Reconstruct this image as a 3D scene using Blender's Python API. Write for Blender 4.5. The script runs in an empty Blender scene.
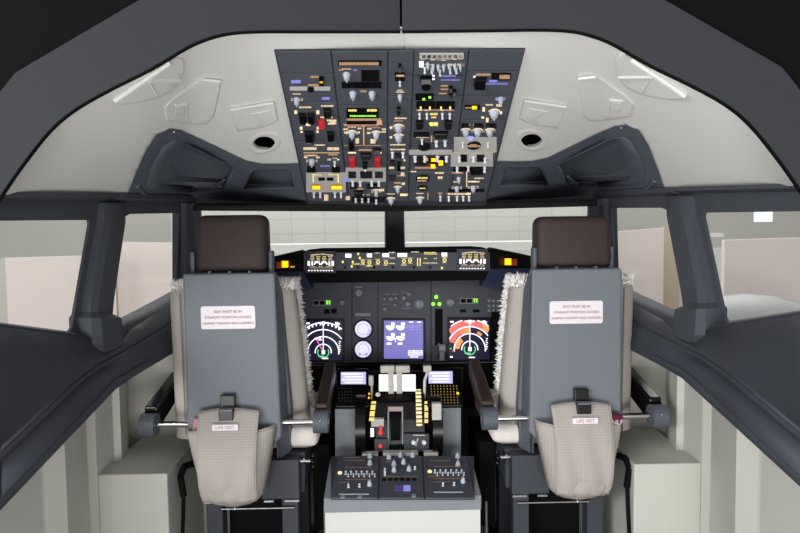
import bpy, bmesh, math, random
from mathutils import Vector, Matrix
from mathutils.geometry import tessellate_polygon
random.seed(7)
C = bpy.context.scene.collection
sc = bpy.context.scene
DZ = .23                       # design heights are measured with the floor at DZ
F = 650.0
CAM = Vector((-.0385, 0, 1.40))
YAW, PITCH, ROLL = math.radians(-1.17), math.radians(3.39), math.radians(-.7)
ROT = (Matrix.Rotation(YAW, 4, 'Z') @ Matrix.Rotation(math.pi/2 - PITCH, 4, 'X') @ Matrix.Rotation(ROLL, 4, 'Z'))

def ray(px, py):
    return (ROT.to_3x3() @ Vector(((px-400)/F, -(py-266.5)/F, -1))).normalized()
def P(px, py, Y):
    d = ray(px, py); return CAM + d*((Y-CAM.y)/d.y)
class Plane:
    """a real plane in the room; at() finds the point of it seen at a photo pixel"""
    def __init__(s, o, n):
        s.o = Vector(o); s.n = Vector(n).normalized()
        s.u = Vector((0, 0, 1)).cross(s.n)
        s.u = s.u.normalized() if s.u.length > 1e-4 else Vector((1, 0, 0))
        s.v = s.n.cross(s.u).normalized()
    def at(s, px, py, h=0):
        d = ray(px, py); t = (s.o-CAM).dot(s.n)/d.dot(s.n)
        return CAM + d*t + s.n*h

# ------------------------------------------------------------------ materials
def nodes(m):
    m.use_nodes = True; return m.node_tree.nodes, m.node_tree.links
def srgb(h):
    v = [int(h[i:i+2], 16)/255 for i in (0, 2, 4)]
    return [c/12.92 if c <= .04045 else ((c+.055)/1.055)**2.4 for c in v] + [1]
def mat(name, col, rough=.6, metal=0, var=.06, scale=30, bump=0.0, spec=.35, bscale=400):
    m = bpy.data.materials.new(name); n, l = nodes(m); b = n['Principled BSDF']
    c = srgb(col) if isinstance(col, str) else list(col)+[1]
    tc = n.new('ShaderNodeTexCoord')
    nz = n.new('ShaderNodeTexNoise'); nz.inputs['Scale'].default_value = scale; nz.inputs['Detail'].default_value = 4
    l.new(tc.outputs['Object'], nz.inputs['Vector'])
    mx = n.new('ShaderNodeMix'); mx.data_type = 'RGBA'
    mx.inputs[6].default_value = [x*(1-var) for x in c[:3]]+[1]; mx.inputs[7].default_value = [min(1, x*(1+var)) for x in c[:3]]+[1]
    l.new(nz.outputs['Fac'], mx.inputs[0]); l.new(mx.outputs[2], b.inputs['Base Color'])
    b.inputs['Roughness'].default_value = rough; b.inputs['Metallic'].default_value = metal
    b.inputs['Specular IOR Level'].default_value = spec
    if bump:
        n2 = n.new('ShaderNodeTexNoise'); n2.inputs['Scale'].default_value = bscale
        l.new(tc.outputs['Object'], n2.inputs['Vector'])
        bp = n.new('ShaderNodeBump'); bp.inputs['Strength'].default_value = bump; bp.inputs['Distance'].default_value = .002
        l.new(n2.outputs['Fac'], bp.inputs['Height']); l.new(bp.outputs['Normal'], b.inputs['Normal'])
    return m
def emis(name, col, s):
    m = bpy.data.materials.new(name); n, l = nodes(m); b = n['Principled BSDF']
    c = srgb(col); b.inputs['Base Color'].default_value = [x*.3 for x in c[:3]]+[1]
    b.inputs['Emission Color'].default_value = c; b.inputs['Emission Strength'].default_value = s
    b.inputs['Roughness'].default_value = .4
    return m
def woven(name, col, dark):
    m = mat(name, col, .95, 0, .05, 60, .5, .1, 900); n, l = nodes(m); b = n['Principled BSDF']
    src = b.inputs['Base Color'].links[0].from_socket
    tc = n.new('ShaderNodeTexCoord'); prev = src
    for ax in ('X', 'Z'):
        w = n.new('ShaderNodeTexWave'); w.wave_type = 'BANDS'; w.bands_direction = ax
        w.inputs['Scale'].default_value = 42; w.inputs['Distortion'].default_value = .4
        l.new(tc.outputs['Object'], w.inputs['Vector'])
        r = n.new('ShaderNodeMapRange'); r.inputs[1].default_value = .70; r.inputs[2].default_value = 1; r.inputs[4].default_value = .24
        l.new(w.outputs['Fac'], r.inputs[0])
        x = n.new('ShaderNodeMix'); x.data_type = 'RGBA'; x.inputs[7].default_value = srgb(dark)
        l.new(r.outputs[0], x.inputs[0]); l.new(prev, x.inputs[6]); prev = x.outputs[2]
    l.new(prev, b.inputs['Base Color']); return m
M = dict(
 dgrey=mat('dark_grey_trim', '474b53', .65, 0, .08, 40, .15),
 sill=mat('charcoal_sill', '3e424a', .6, 0, .08, 40, .15),
 bulk=mat('bulkhead_grey', '2f3136', .7, 0, .08, 300, .1),
 black=mat('black_paint', '08080a', .8, spec=.15),
 gloss=mat('gloss_black', '08080a', .25),
 liner=mat('cream_liner', 'e6e6e3', .6, 0, .03, 4, .08),
 lining=mat('beige_lining', 'c6c6be', .65, 0, .03, 4, .08),
 pocket=mat('slate_plastic', '5a606b', .6, 0, .06, 60, .25),
 seatgrey=mat('seat_shell_grey', '70767e', .5, 0, .04, 25, .15),
 seatdark=mat('seat_bracket_grey', '565d66', .5, 0, .06, 25),
 leather=mat('brown_leather', '3c3130', .55, 0, .12, 200, .5, .3, 500),
 armbrown=mat('brown_vinyl', '352a25', .4, 0, .1, 100, .2),
 fabric=woven('checked_wool', 'b8b2ac', '7c746c'),
 fleece=mat('sheepskin', 'e6e0da', 1, 0, .12, 150, .8),
 chrome=mat('chrome', 'd8d8d8', .22, 1),
 white=mat('white_enamel', 'd6d6d2', .5, 0, .02),
 placard=mat('white_label', 'e9e5ea', .4, 0, .01),
 redtext=mat('red_print', 'c08890', .6),
 panel=mat('instrument_grey', '4b4f58', .6, 0, .08, 60, .1),
 ohpanel=mat('overhead_grey', '4d515a', .6, 0, .08, 60, .1),
 ohblue=mat('overhead_base', '353940', .6),
 midgrey=mat('mid_grey_plate', '868b92', .55),
 plate=mat('pale_plate', 'bfbdb8', .55),
 knob=mat('pale_blue_knob', 'bcc5d4', .4),
 toggle=mat('toggle_white', 'd9dbe0', .3),
 red=mat('red_guard', 'c0262b', .35),
 cream=mat('cream_lever', 'bdb9ae', .45),
 navy=mat('navy_shade', '2b3050', .5),
 maroon=mat('maroon_cloth', '64203c', .8),
 pink=mat('pink_cloth', 'c08a92', .8),
 hall=mat('hall_grey_wall', 'c3c1ba', .8, 0, .03, 1),
 hallpink=mat('pinkish_white_board', 'dccfcb', .8, 0, .02, 1),
 halltan=mat('tan_board', 'bcae98', .8, 0, .02, 1),
 hallfloor=mat('hall_floor', '9a9a96', .5, 0, .05, 3),
 floor=mat('dark_floor', '2b2a2a', .8),
 green_e=emis('green_light', '8cff30', 1.6), warm=emis('warm_backlight', 'ffe2b4', 1.0), orange=emis('orange_backlight', 'e0ac80', .75),
 amber=emis('amber_light', 'ffb000', 2.2), redl=emis('red_light', 'ff2a20', 1.8), dimred=emis('dim_red_light', '8a2a20', .6),
 blue=emis('blue_light', '7a7cff', 2.2), lilac=emis('lilac_display', '8d8fe0', .8), yel=emis('yellow_backlight', 'ffe878', 1.2),
 wscr=emis('white_screen', 'f2f0ff', 1.5), scr=emis('dark_screen', '1c1840', .5), eicas=emis('violet_screen', '7a74c4', .9),
 cdu=emis('cdu_screen', 'bcb8ee', 1.1), wline=emis('white_symbols', 'f4f0ff', 1.5), wred=emis('weather_red', 'ff6a60', 1.1),
 wor=emis('weather_orange', 'ffa050', 1.0), mag=emis('magenta_line', 'ff60c0', 1.2), grn=emis('green_symbols', '60e090', 1.1), gauge=emis('gauge_face', 'dcd6ff', 1.1),
)
M['fleecew'] = mat('white_fleece', 'fbf8f5', 1, 0, .06, 150)
M['piping'] = mat('piping', '8f857d', .9)
gm = bpy.data.materials.new('window_glass'); n, l = nodes(gm)
for x in list(n):
    if x.type != 'OUTPUT_MATERIAL': n.remove(x)
tr = n.new('ShaderNodeBsdfTransparent'); tr.inputs[0].default_value = (.97, .98, .97, 1)
gl = n.new('ShaderNodeBsdfGlossy'); gl.inputs['Roughness'].default_value = .05
fr = n.new('ShaderNodeLayerWeight'); fr.inputs[0].default_value = .12
mx = n.new('ShaderNodeMixShader'); mu = n.new('ShaderNodeMath'); mu.operation = 'MULTIPLY'; mu.inputs[1].default_value = .08; l.new(fr.outputs['Fresnel'], mu.inputs[0]); l.new(mu.outputs[0], mx.inputs[0]); l.new(tr.outputs[0], mx.inputs[1]); l.new(gl.outputs[0], mx.inputs[2])
l.new(mx.outputs[0], n['Material Output'].inputs[0]); M['glass'] = gm
# panelled far wall of the hall: pale sheets with thin joints
pm = mat('panelled_wall', 'cfd0c8', .8, 0, .02, 1); n, l = nodes(pm); b = n['Principled BSDF']
tc = n.new('ShaderNodeTexCoord'); mp = n.new('ShaderNodeMapping'); mp.inputs['Rotation'].default_value = (math.pi/2, 0, 0)
br = n.new('ShaderNodeTexBrick'); br.offset = 0; br.inputs['Scale'].default_value = 1; br.inputs['Brick Width'].default_value = .36
br.inputs['Row Height'].default_value = .16; br.inputs['Mortar Size'].default_value = .008
br.inputs['Color1'].default_value = srgb('bfc0bb'); br.inputs['Color2'].default_value = srgb('bbbcb7'); br.inputs['Mortar'].default_value = srgb('b2b3ae')
l.new(tc.outputs['Object'], mp.inputs[0]); l.new(mp.outputs[0], br.inputs['Vector']); l.new(br.outputs[0], b.inputs['Base Color']); M['panelled'] = pm

# ------------------------------------------------------------------ mesh builder
class MB:
    def __init__(s): s.bm = bmesh.new()
    def face(s, pts):
        try: return s.bm.faces.new([s.bm.verts.new(p) for p in pts])
        except ValueError: return None
    def prism(s, pts, off):
        """closed solid: polygon pts swept by off"""
        off = Vector(off); a = [s.bm.verts.new(p) for p in pts]; b = [s.bm.verts.new(Vector(p)+off) for p in pts]
        k = len(pts); s.bm.faces.new(a); s.bm.faces.new(b[::-1])
        for i in range(k): s.bm.faces.new((a[i], b[i], b[(i+1) % k], a[(i+1) % k]))
        return s
    def frustum(s, A, B):
        a = [s.bm.verts.new(p) for p in A]; b = [s.bm.verts.new(p) for p in B]; k = len(A)
        s.bm.faces.new(a); s.bm.faces.new(b[::-1])
        for i in range(k): s.bm.faces.new((a[i], b[i], b[(i+1) % k], a[(i+1) % k]))
        return s
    def box(s, lo, hi, bev=0, seg=2, jig=None):
        x0, y0, z0 = lo; x1, y1, z1 = hi
        before = set(s.bm.verts)
        s.prism([(x0, y0, z0), (x1, y0, z0), (x1, y1, z0), (x0, y1, z0)], (0, 0, z1-z0))
        new = [v for v in s.bm.verts if v not in before]
        if jig:
            for v in new: v.co = Vector(jig(v.co))
        if bev:
            es = {e for v in new for e in v.link_edges}
            bmesh.ops.bevel(s.bm, geom=list(es), offset=bev, segments=seg, affect='EDGES', profile=.5)
        return s
    def cyl(s, p0, p1, r0, r1=None, seg=20):
        r1 = r0 if r1 is None else r1; p0 = Vector(p0); p1 = Vector(p1); d = (p1-p0).normalized()
        u = d.orthogonal().normalized(); w = d.cross(u)
        R = lambda p, r: [p + (u*math.cos(t)+w*math.sin(t))*r for t in [2*math.pi*i/seg for i in range(seg)]]
        return s.frustum(R(p0, r0), R(p1, r1))
    def tube(s, pts, r, seg=8):
        for a, b in zip(pts, pts[1:]): s.cyl(a, b, r, r, seg)
        return s
    def ball(s, c, r, sc=(1, 1, 1)):
        g = bmesh.ops.create_uvsphere(s.bm, u_segments=14, v_segments=8, radius=r)['verts']
        for v in g: v.co = Vector((v.co.x*sc[0], v.co.y*sc[1], v.co.z*sc[2])) + Vector(c)
        return s
    def grid(s, fn, nu, nv):
        V = [[s.bm.verts.new(fn(i/nu, j/nv)) for i in range(nu+1)] for j in range(nv+1)]
        for j in range(nv):
            for i in range(nu): s.bm.faces.new((V[j][i], V[j][i+1], V[j+1][i+1], V[j+1][i]))
        return s
    def holed(s, outer, holes, off):
        """plate with holes: 3-D loops, swept by off"""
        off = Vector(off); loops = [[Vector(p) for p in L] for L in [outer]+holes]; flat = [p for L in loops for p in L]
        tris = tessellate_polygon(loops)
        a = [s.bm.verts.new(p) for p in flat]; b = [s.bm.verts.new(p+off) for p in flat]
        for t in tris:
            try: s.bm.faces.new([a[i] for i in t]); s.bm.faces.new([b[i] for i in t][::-1])
            except ValueError: pass
        k = 0
        for L in loops:
            m = len(L)
            for i in range(m):
                j = (i+1) % m; s.bm.faces.new((a[k+i], b[k+i], b[k+j], a[k+j]))
            k += m
        return s
    def mirror(s, only=False):
        d = s.bm if only else s.bm.copy()
        for v in d.verts: v.co.x *= -1
        bmesh.ops.reverse_faces(d, faces=d.faces[:])
        if not only:
            me = bpy.data.meshes.new('t'); d.to_mesh(me); s.bm.from_mesh(me); bpy.data.meshes.remove(me); d.free()
        return s
    def build(s, name, m, parent=None, smooth=0, bevel=0, weld=True):
        if weld: bmesh.ops.remove_doubles(s.bm, verts=s.bm.verts[:], dist=1e-6)
        bmesh.ops.recalc_face_normals(s.bm, faces=s.bm.faces[:])
        off = Vector((0, 0, DZ))
        if parent:
            p = parent
            while p: off += p.location; p = p.parent
        for v in s.bm.verts: v.co -= off
        me = bpy.data.meshes.new(name); s.bm.to_mesh(me); s.bm.free()
        me.materials.append(M[m] if isinstance(m, str) else m)
        o = bpy.data.objects.new(name, me); C.objects.link(o); o.parent = parent
        if smooth:
            for p in me.polygons: p.use_smooth = True
            md = o.modifiers.new('e', 'EDGE_SPLIT'); md.split_angle = math.radians(smooth)
        if bevel:
            md = o.modifiers.new('b', 'BEVEL'); md.width = bevel; md.segments = 2; md.limit_method = 'ANGLE'
        return o
def text(name, s, size, loc, rot, m, parent, ext=.0006):
    cu = bpy.data.curves.new('t', 'FONT'); cu.body = s; cu.size = size; cu.align_x = 'CENTER'; cu.align_y = 'CENTER'; cu.extrude = ext
    cu.space_line = 1.15
    o = bpy.data.objects.new('t', cu); C.objects.link(o)
    me = bpy.data.meshes.new_from_object(o.evaluated_get(bpy.context.evaluated_depsgraph_get()))
    bpy.data.objects.remove(o)
    me.materials.clear(); me.materials.append(M[m])
    mt = (Matrix.Translation(Vector(loc)) @ rot.to_4x4())
    me.transform(mt)
    off = Vector((0, 0, DZ)); p = parent
    while p: off += p.location; p = p.parent
    me.transform(Matrix.Translation(-off))
    q = bpy.data.objects.new(name, me); C.objects.link(q); q.parent = parent
    return q
def tag(o, label, cat, group=None):
    o['label'] = label; o['category'] = cat
    if group: o['group'] = group
    return o
def thing(name, loc, label, cat, group=None):
    o = bpy.data.objects.new(name, None); C.objects.link(o); o.location = Vector(loc)-Vector((0, 0, DZ)); o.empty_display_size = .05
    return tag(o, label, cat, group)
def struct(o): o['kind'] = 'structure'; return o
def mx_(p): return Vector((-p[0], p[1], p[2]))

# ------------------------------------------------------------------ room shell
# rear bulkhead, two halves with a slit, inner arch outline
ARCH = [(-40, 262), (-20, 228), (4, 191), (22, 165), (49, 131), (75, 109), (112, 88), (150, 69), (187, 47), (210, 37.5), (232, 32.6), (262, 31), (300, 31), (350, 31), (404, 31)]
def smooth_line(L, n=4):
    out = []
    for i in range(len(L)-1):
        p0, p1, p2, p3 = L[max(i-1, 0)], L[i], L[i+1], L[min(i+2, len(L)-1)]
        for k in range(n):
            t = k/n; out.append(tuple(.5*(2*b+(c-a)*t+(2*a-5*b+4*c-d)*t*t+(3*b-a-3*c+d)*t**3) for a, b, c, d in zip(p0, p1, p2, p3)))
    return out + [L[-1]]
ARCH = smooth_line(ARCH)
OUTER = [(404, -90), (139, -90), (139, 0), (30, 64), (15, 73), (0, 92), (-45, 165), (-75, 262)]
def arch_plane(): return Plane((0, 1.45, 1.4), (.15, -1, 0))
AP = arch_plane()
def apt(px, py, h=0):
    q = AP.at(px, py, h); q.x = min(q.x, -.0025); return q
band = [apt(*p) for p in ARCH]
for side in (-1, 1):
    b = MB(); b.prism([apt(*p) for p in ARCH] + [apt(*p) for p in OUTER], (0, .006, 0))
    if side > 0: b.mirror(True)
    struct(b.build('wall_rear_'+('left' if side < 0 else 'right'), 'bulk'))
    # thin rubber edge round the arch
    b = MB()
    for p, q in zip(ARCH, ARCH[1:]):
        A, B = apt(*p, .004), apt(*q, .004)
        up = Vector((0, 0, 1)); da = Vector((.0, 0, -.003)); db = da; dd = Vector((0, .012, 0))
        b.frustum([A, A+da, A+da+dd, A+dd], [B, B+db, B+db+dd, B+dd])
    if side > 0: b.mirror(True)
    struct(b.build('trim_1' if side < 0 else 'trim_2', 'black'))
    # dark surround behind and above the bulkhead
    b = MB(); BP = Plane((0, 1.50, 1.4), (.15, -1, 0))
    o1 = [BP.at(*p) for p in OUTER]
    b.prism([Vector((.004, 1.50, 1.86)), Vector((.004, 1.50, 3.4)), Vector((-2.6, 1.11, 3.4)), Vector((-2.6, 1.11, 1.15)), BP.at(-60, 262), BP.at(-30, 165), BP.at(10, 92), BP.at(45, 64), BP.at(150, -2), BP.at(170, -60)], (0, .02, 0))
    if side > 0: b.mirror(True)
    struct(b.build('wall_surround_'+('left' if side < 0 else 'right'), 'black'))

# side planes (x, y) seen from above
W1a, W1b, W2b = (-.905, 1.40), (-.87, 1.95), (-.80, 2.52)
def vplane(a, b):
    d = Vector((b[0]-a[0], b[1]-a[1], 0)); return Plane((a[0], a[1], 1.4), (d.y, -d.x, 0))
W1, W2, WF = vplane(W1a, W1b), vplane(W1b, W2b), vplane(W2b, (0, 3.0))
HEAD = [(-60, 193), (0, 194), (110, 196), (194, 199)]
def head_pt(px):
    """header line: follows the side walls, then runs to the front edge of the overhead panel"""
    if px <= 110: q = W1.at(px, 195.5)
    elif px <= 190: q = W2.at(px, 197)
    else:
        a = W2.at(190, 198); c = P(309, 202, 2.12); t = (px-190)/119
        q = a.lerp(c, min(t, 1)) if t <= 1 else P(px, 202.3, 2.12)
    return q
def arch_py(px):
    for (a, ya), (b, yb) in zip(ARCH, ARCH[1:]):
        if a <= px <= b: return ya + (yb-ya)*(px-a)/(b-a)
    return 31
def cam_depth(q): return 1/(q.y-CAM.y)
def liner_pt(px, py, h=0):
    ya = arch_py(px); A = AP.at(px, ya, -.007); Hh = head_pt(px); s = (py-ya)/(199-ya) if abs(199-ya) > 1 else 0
    k = cam_depth(A)*(1-s) + cam_depth(Hh)*s
    return P(px, py, 1/k - h) if False else (lambda q: q + (CAM-q).normalized()*h)(P(px, py, 1/k))
POCKET = [(127, 196), (134, 178), (146, 151), (156, 136), (170, 129), (180, 130), (200, 139), (225, 151), (246, 161), (262, 164), (285, 164), (303, 163), (306, 176), (309, 203), (250, 202), (190, 199)]
HOLE1 = [(150, 168), (163, 146), (171, 141), (182, 142), (232, 166), (235, 169), (226, 187), (222, 192), (190, 192), (152, 190), (146, 186)]
HOLE2 = [(243, 189), (250, 172), (256, 169), (288, 168), (292, 171), (295, 189)]
def inside(p, poly):
    x, y = p; r = False
    for (x1, y1), (x2, y2) in zip(poly, poly[1:]+poly[:1]):
        if (y1 > y) != (y2 > y) and x < (x2-x1)*(y-y1)/(y2-y1)+x1: r = not r
    return r
VC = (264, 143)
def flat(outer, holes, step=6, thick=False):
    """2-D mesh in photo-plane units, cut into small cells"""
    bm = bmesh.new(); loops = [[Vector((x, y, 0)) for x, y in L] for L in [outer]+holes]; fl = [p for L in loops for p in L]
    vs = [bm.verts.new(p) for p in fl]
    for t in tessellate_polygon(loops):
        try: bm.faces.new([vs[i] for i in t])
        except ValueError: pass
    xs = [p.x for p in fl]; ys = [p.y for p in fl]
    for ax, lo, hi in ((0, min(xs), max(xs)), (1, min(ys), max(ys))):
        v = math.ceil(lo/step)*step+.013
        while v < hi:
            co = (v, 0, 0) if ax == 0 else (0, v, 0); no = (1, 0, 0) if ax == 0 else (0, 1, 0)
            bmesh.ops.bisect_plane(bm, geom=bm.verts[:]+bm.edges[:]+bm.faces[:], dist=1e-4, plane_co=co, plane_no=no); v += step
    if thick:
        bd = [e for e in bm.edges if len(e.link_faces) == 1]
        r = bmesh.ops.extrude_edge_only(bm, edges=bd)['geom']; nv = [v for v in r if isinstance(v, bmesh.types.BMVert)]
        for v in nv: v.co.z = -1
    return bm
def flat_to(b, bm, fn):
    for v in bm.verts: v.co = fn(v.co)
    me = bpy.data.meshes.new('t'); bm.to_mesh(me); b.bm.from_mesh(me); bpy.data.meshes.remove(me); bm.free(); return b
def liner_build():
    edge = [(404, 31)] + [p for p in ARCH[::-1][1:] if 3 < p[0] < 402] + [(2, 194.5), (60, 195), (110, 195.8), (128, 196)]
    edge = edge + POCKET[1:13] + [(308, 190), (320, 110), (404, 110)]
    vent = [(VC[0]+11*math.cos(i*math.pi/8), VC[1]+6.5*math.sin(i*math.pi/8)) for i in range(16)]
    def f(v):
        q = liner_pt(v.x, v.y)
        if v.x >= 403.9: q.x = 0
        return q + (Vector((0, .010, .008)) if v.z < -.5 else Vector((0, 0, 0)))
    return flat_to(MB(), flat(edge, [vent], 6, True), f)
for side in (-1, 1):
    b = liner_build()
    if side > 0: b.mirror(True)
    o = struct(b.build('ceiling', 'liner', smooth=50)); o.name = 'ceiling' if side < 0 else 'ceiling_right'
    o['side'] = 'left' if side < 0 else 'right'
# butt strip joining the halves of the liner
b = MB(); b.frustum([liner_pt(x, y, .004) for x, y in ((392, 32), (404, 32), (404, 50), (392, 50))], [liner_pt(x, y, -.004) for x, y in ((392, 32), (404, 32), (404, 50), (392, 50))]); struct(b.build('trim_3', 'liner'))

# raised patterns moulded in the liner
def surf_poly(b, pts, h0, h1, draft=0, c=None):
    pts = smooth_line(list(pts)+[pts[0]], 3)[:-1] if len(pts) == 9 and pts[0][0] == 114 else pts
    c = c or (sum(p[0] for p in pts)/len(pts), sum(p[1] for p in pts)/len(pts))
    def f(v):
        if v.z < -.5: return liner_pt(v.x, v.y, h0-.002)
        return liner_pt(c[0]+(v.x-c[0])*(1-draft), c[1]+(v.y-c[1])*(1-draft), h1)
    flat_to(b, flat(pts, [], 8, True), f)
def rib(b, a, c, r=.0035, h=.006):
    n = 6; pts = [liner_pt(a[0]+(c[0]-a[0])*i/n, a[1]+(c[1]-a[1])*i/n, h) for i in range(n+1)]
    b.tube(pts, r, 6)
def emb(name, label, fn):
    root = None
    for side in (-1, 1):
        b = MB(); fn(b)
        if side > 0: b.mirror(True)
        o = b.build(name, 'liner', smooth=35); o['kind'] = 'structure'
def half_moon(b):
    pts = [(114, 102), (169, 62), (178, 57), (184, 60), (184, 74), (176, 88), (160, 98), (138, 103), (120, 105)]
    surf_poly(b, pts, .0, .016, .06); rib(b, (115, 101), (170, 63), .006, .016); rib(b, (149, 81), (180, 81), .004, .017); rib(b, (149, 81), (157, 95), .003, .016)
def trapez(b):
    pts = [(164, 108), (173, 99), (203, 79), (221, 81), (220, 90), (214, 118), (206, 125), (192, 125), (166, 121)]
    surf_poly(b, pts, 0, .016, .06); rib(b, (203, 80), (220, 81.5), .004, .016)
    surf_poly(b, [(175, 107), (187, 104), (187, 115), (175, 117)], .016, .020, .15)
    rib(b, (175, 105), (187, 103.5), .0025, .020)
    rib(b, (187, 104), (187, 116), .002, .020)
def rect_boss(b):
    pts = [(230, 109), (240, 106), (275, 102), (279, 121), (262, 128), (237, 132)]
    surf_poly(b, pts, 0, .015, .06); rib(b, (231, 110), (274, 103), .004, .015)
    surf_poly(b, [(249, 114), (270, 110), (274, 119), (265, 125)], .015, .020, .18); rib(b, (268, 110), (273, 120), .0025, .013)
emb('trim_4', '', half_moon); emb('trim_5', '', trapez); emb('trim_6', '', rect_boss)

# air vents and storage pockets
for side in (-1, 1):
    w = 'left' if side < 0 else 'right'
    lp = liner_pt(*VC); n = (liner_pt(VC[0]+4, VC[1])-lp).cross(liner_pt(VC[0], VC[1]-4)-lp).normalized()
    if n.dot(CAM-lp) < 0: n = -n
    k = 1 if side < 0 else -1
    t = thing('air_vent', (lp.x*k, lp.y, lp.z), f'{w} oval black ceiling air outlet with cream collar, beside the overhead panel', 'air vent', 'ceiling air outlets')
    def ring(r, h):
        k_ = r/.052; th = math.radians(-14)
        R_ = []
        for a in [2*math.pi*i/32 for i in range(32)]:
            X_, Y_ = 17.5*k_*math.cos(a), 11*k_*math.sin(a)
            q = (VC[0]+X_*math.cos(th)-Y_*math.sin(th), VC[1]+X_*math.sin(th)+Y_*math.cos(th))
            R_.append(liner_pt(q[0], q[1], h) if h > -.02 else liner_pt(q[0], q[1], 0)-n*(-h))
        return R_
    def loft(b, rs):
        R = [[b.bm.verts.new(p) for p in ring(*r)] for r in rs]
        for A, B in zip(R, R[1:]):
            for i in range(32): b.bm.faces.new((A[i], A[(i+1) % 32], B[(i+1) % 32], B[i]))
    b = MB(); loft(b, [(.052, -.001), (.050, .005), (.045, .008), (.038, .009), (.034, .005), (.033, -.006)])
    if side > 0: b.mirror(True)
    b.build('collar', 'liner', t, smooth=50)
    b = MB(); loft(b, [(.0345, -.001), (.032, -.045), (.001, -.05)])
    if side > 0: b.mirror(True)
    b.build('nozzle', 'gloss', t, smooth=50)
    # pocket
    c0 = liner_pt(200, 165)
    t = thing('storage_pocket', (c0.x*k, c0.y, c0.z), f'{w} slate grey moulded storage pocket with two recesses under the cream ceiling', 'storage pocket', 'overhead storage pockets')
    b = MB(); A = lambda L, h: [liner_pt(x, y, h) for x, y in L]
    flat_to(b, flat(POCKET, [HOLE1, HOLE2], 6, True), lambda v: liner_pt(v.x, v.y, .010 if v.z > -.5 else -.004))
    if side > 0: b.mirror(True)
    b.build('fascia', 'pocket', t, smooth=40)
    for L, dep, nm in ((HOLE1, .11, 'large_recess'), (HOLE2, .08, 'small_recess')):
        b = MB(); front = A(L, .0095); cc = sum(front, Vector())/len(front)
        back = [cc+(p-cc)*.88+Vector((0, dep*.5, dep*.16)) for p in front]
        va = [b.bm.verts.new(p) for p in front]; vb = [b.bm.verts.new(p) for p in back]
        for i in range(len(va)): j = (i+1) % len(va); b.bm.faces.new((va[i], va[j], vb[j], vb[i]))
        b.bm.faces.new(vb)
        if side > 0: b.mirror(True)
        o = b.build(nm, 'pocket', t, smooth=40)
        o.modifiers.new('s', 'SOLIDIFY').thickness = .002
    for lug in (((137, 186), (145, 195), .008, .008), ((214, 188), (224, 180), .005, .002)):
        b = MB(); rib(b, *lug)
        if side > 0: b.mirror(True)
        b.build('divider_lug', 'pocket', t, smooth=40)
    b = MB(); q = liner_pt(174, 132, .013); b.ball(q, .0035)
    if side > 0: b.mirror(True)
    b.build('screw', 'chrome', t)

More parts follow.
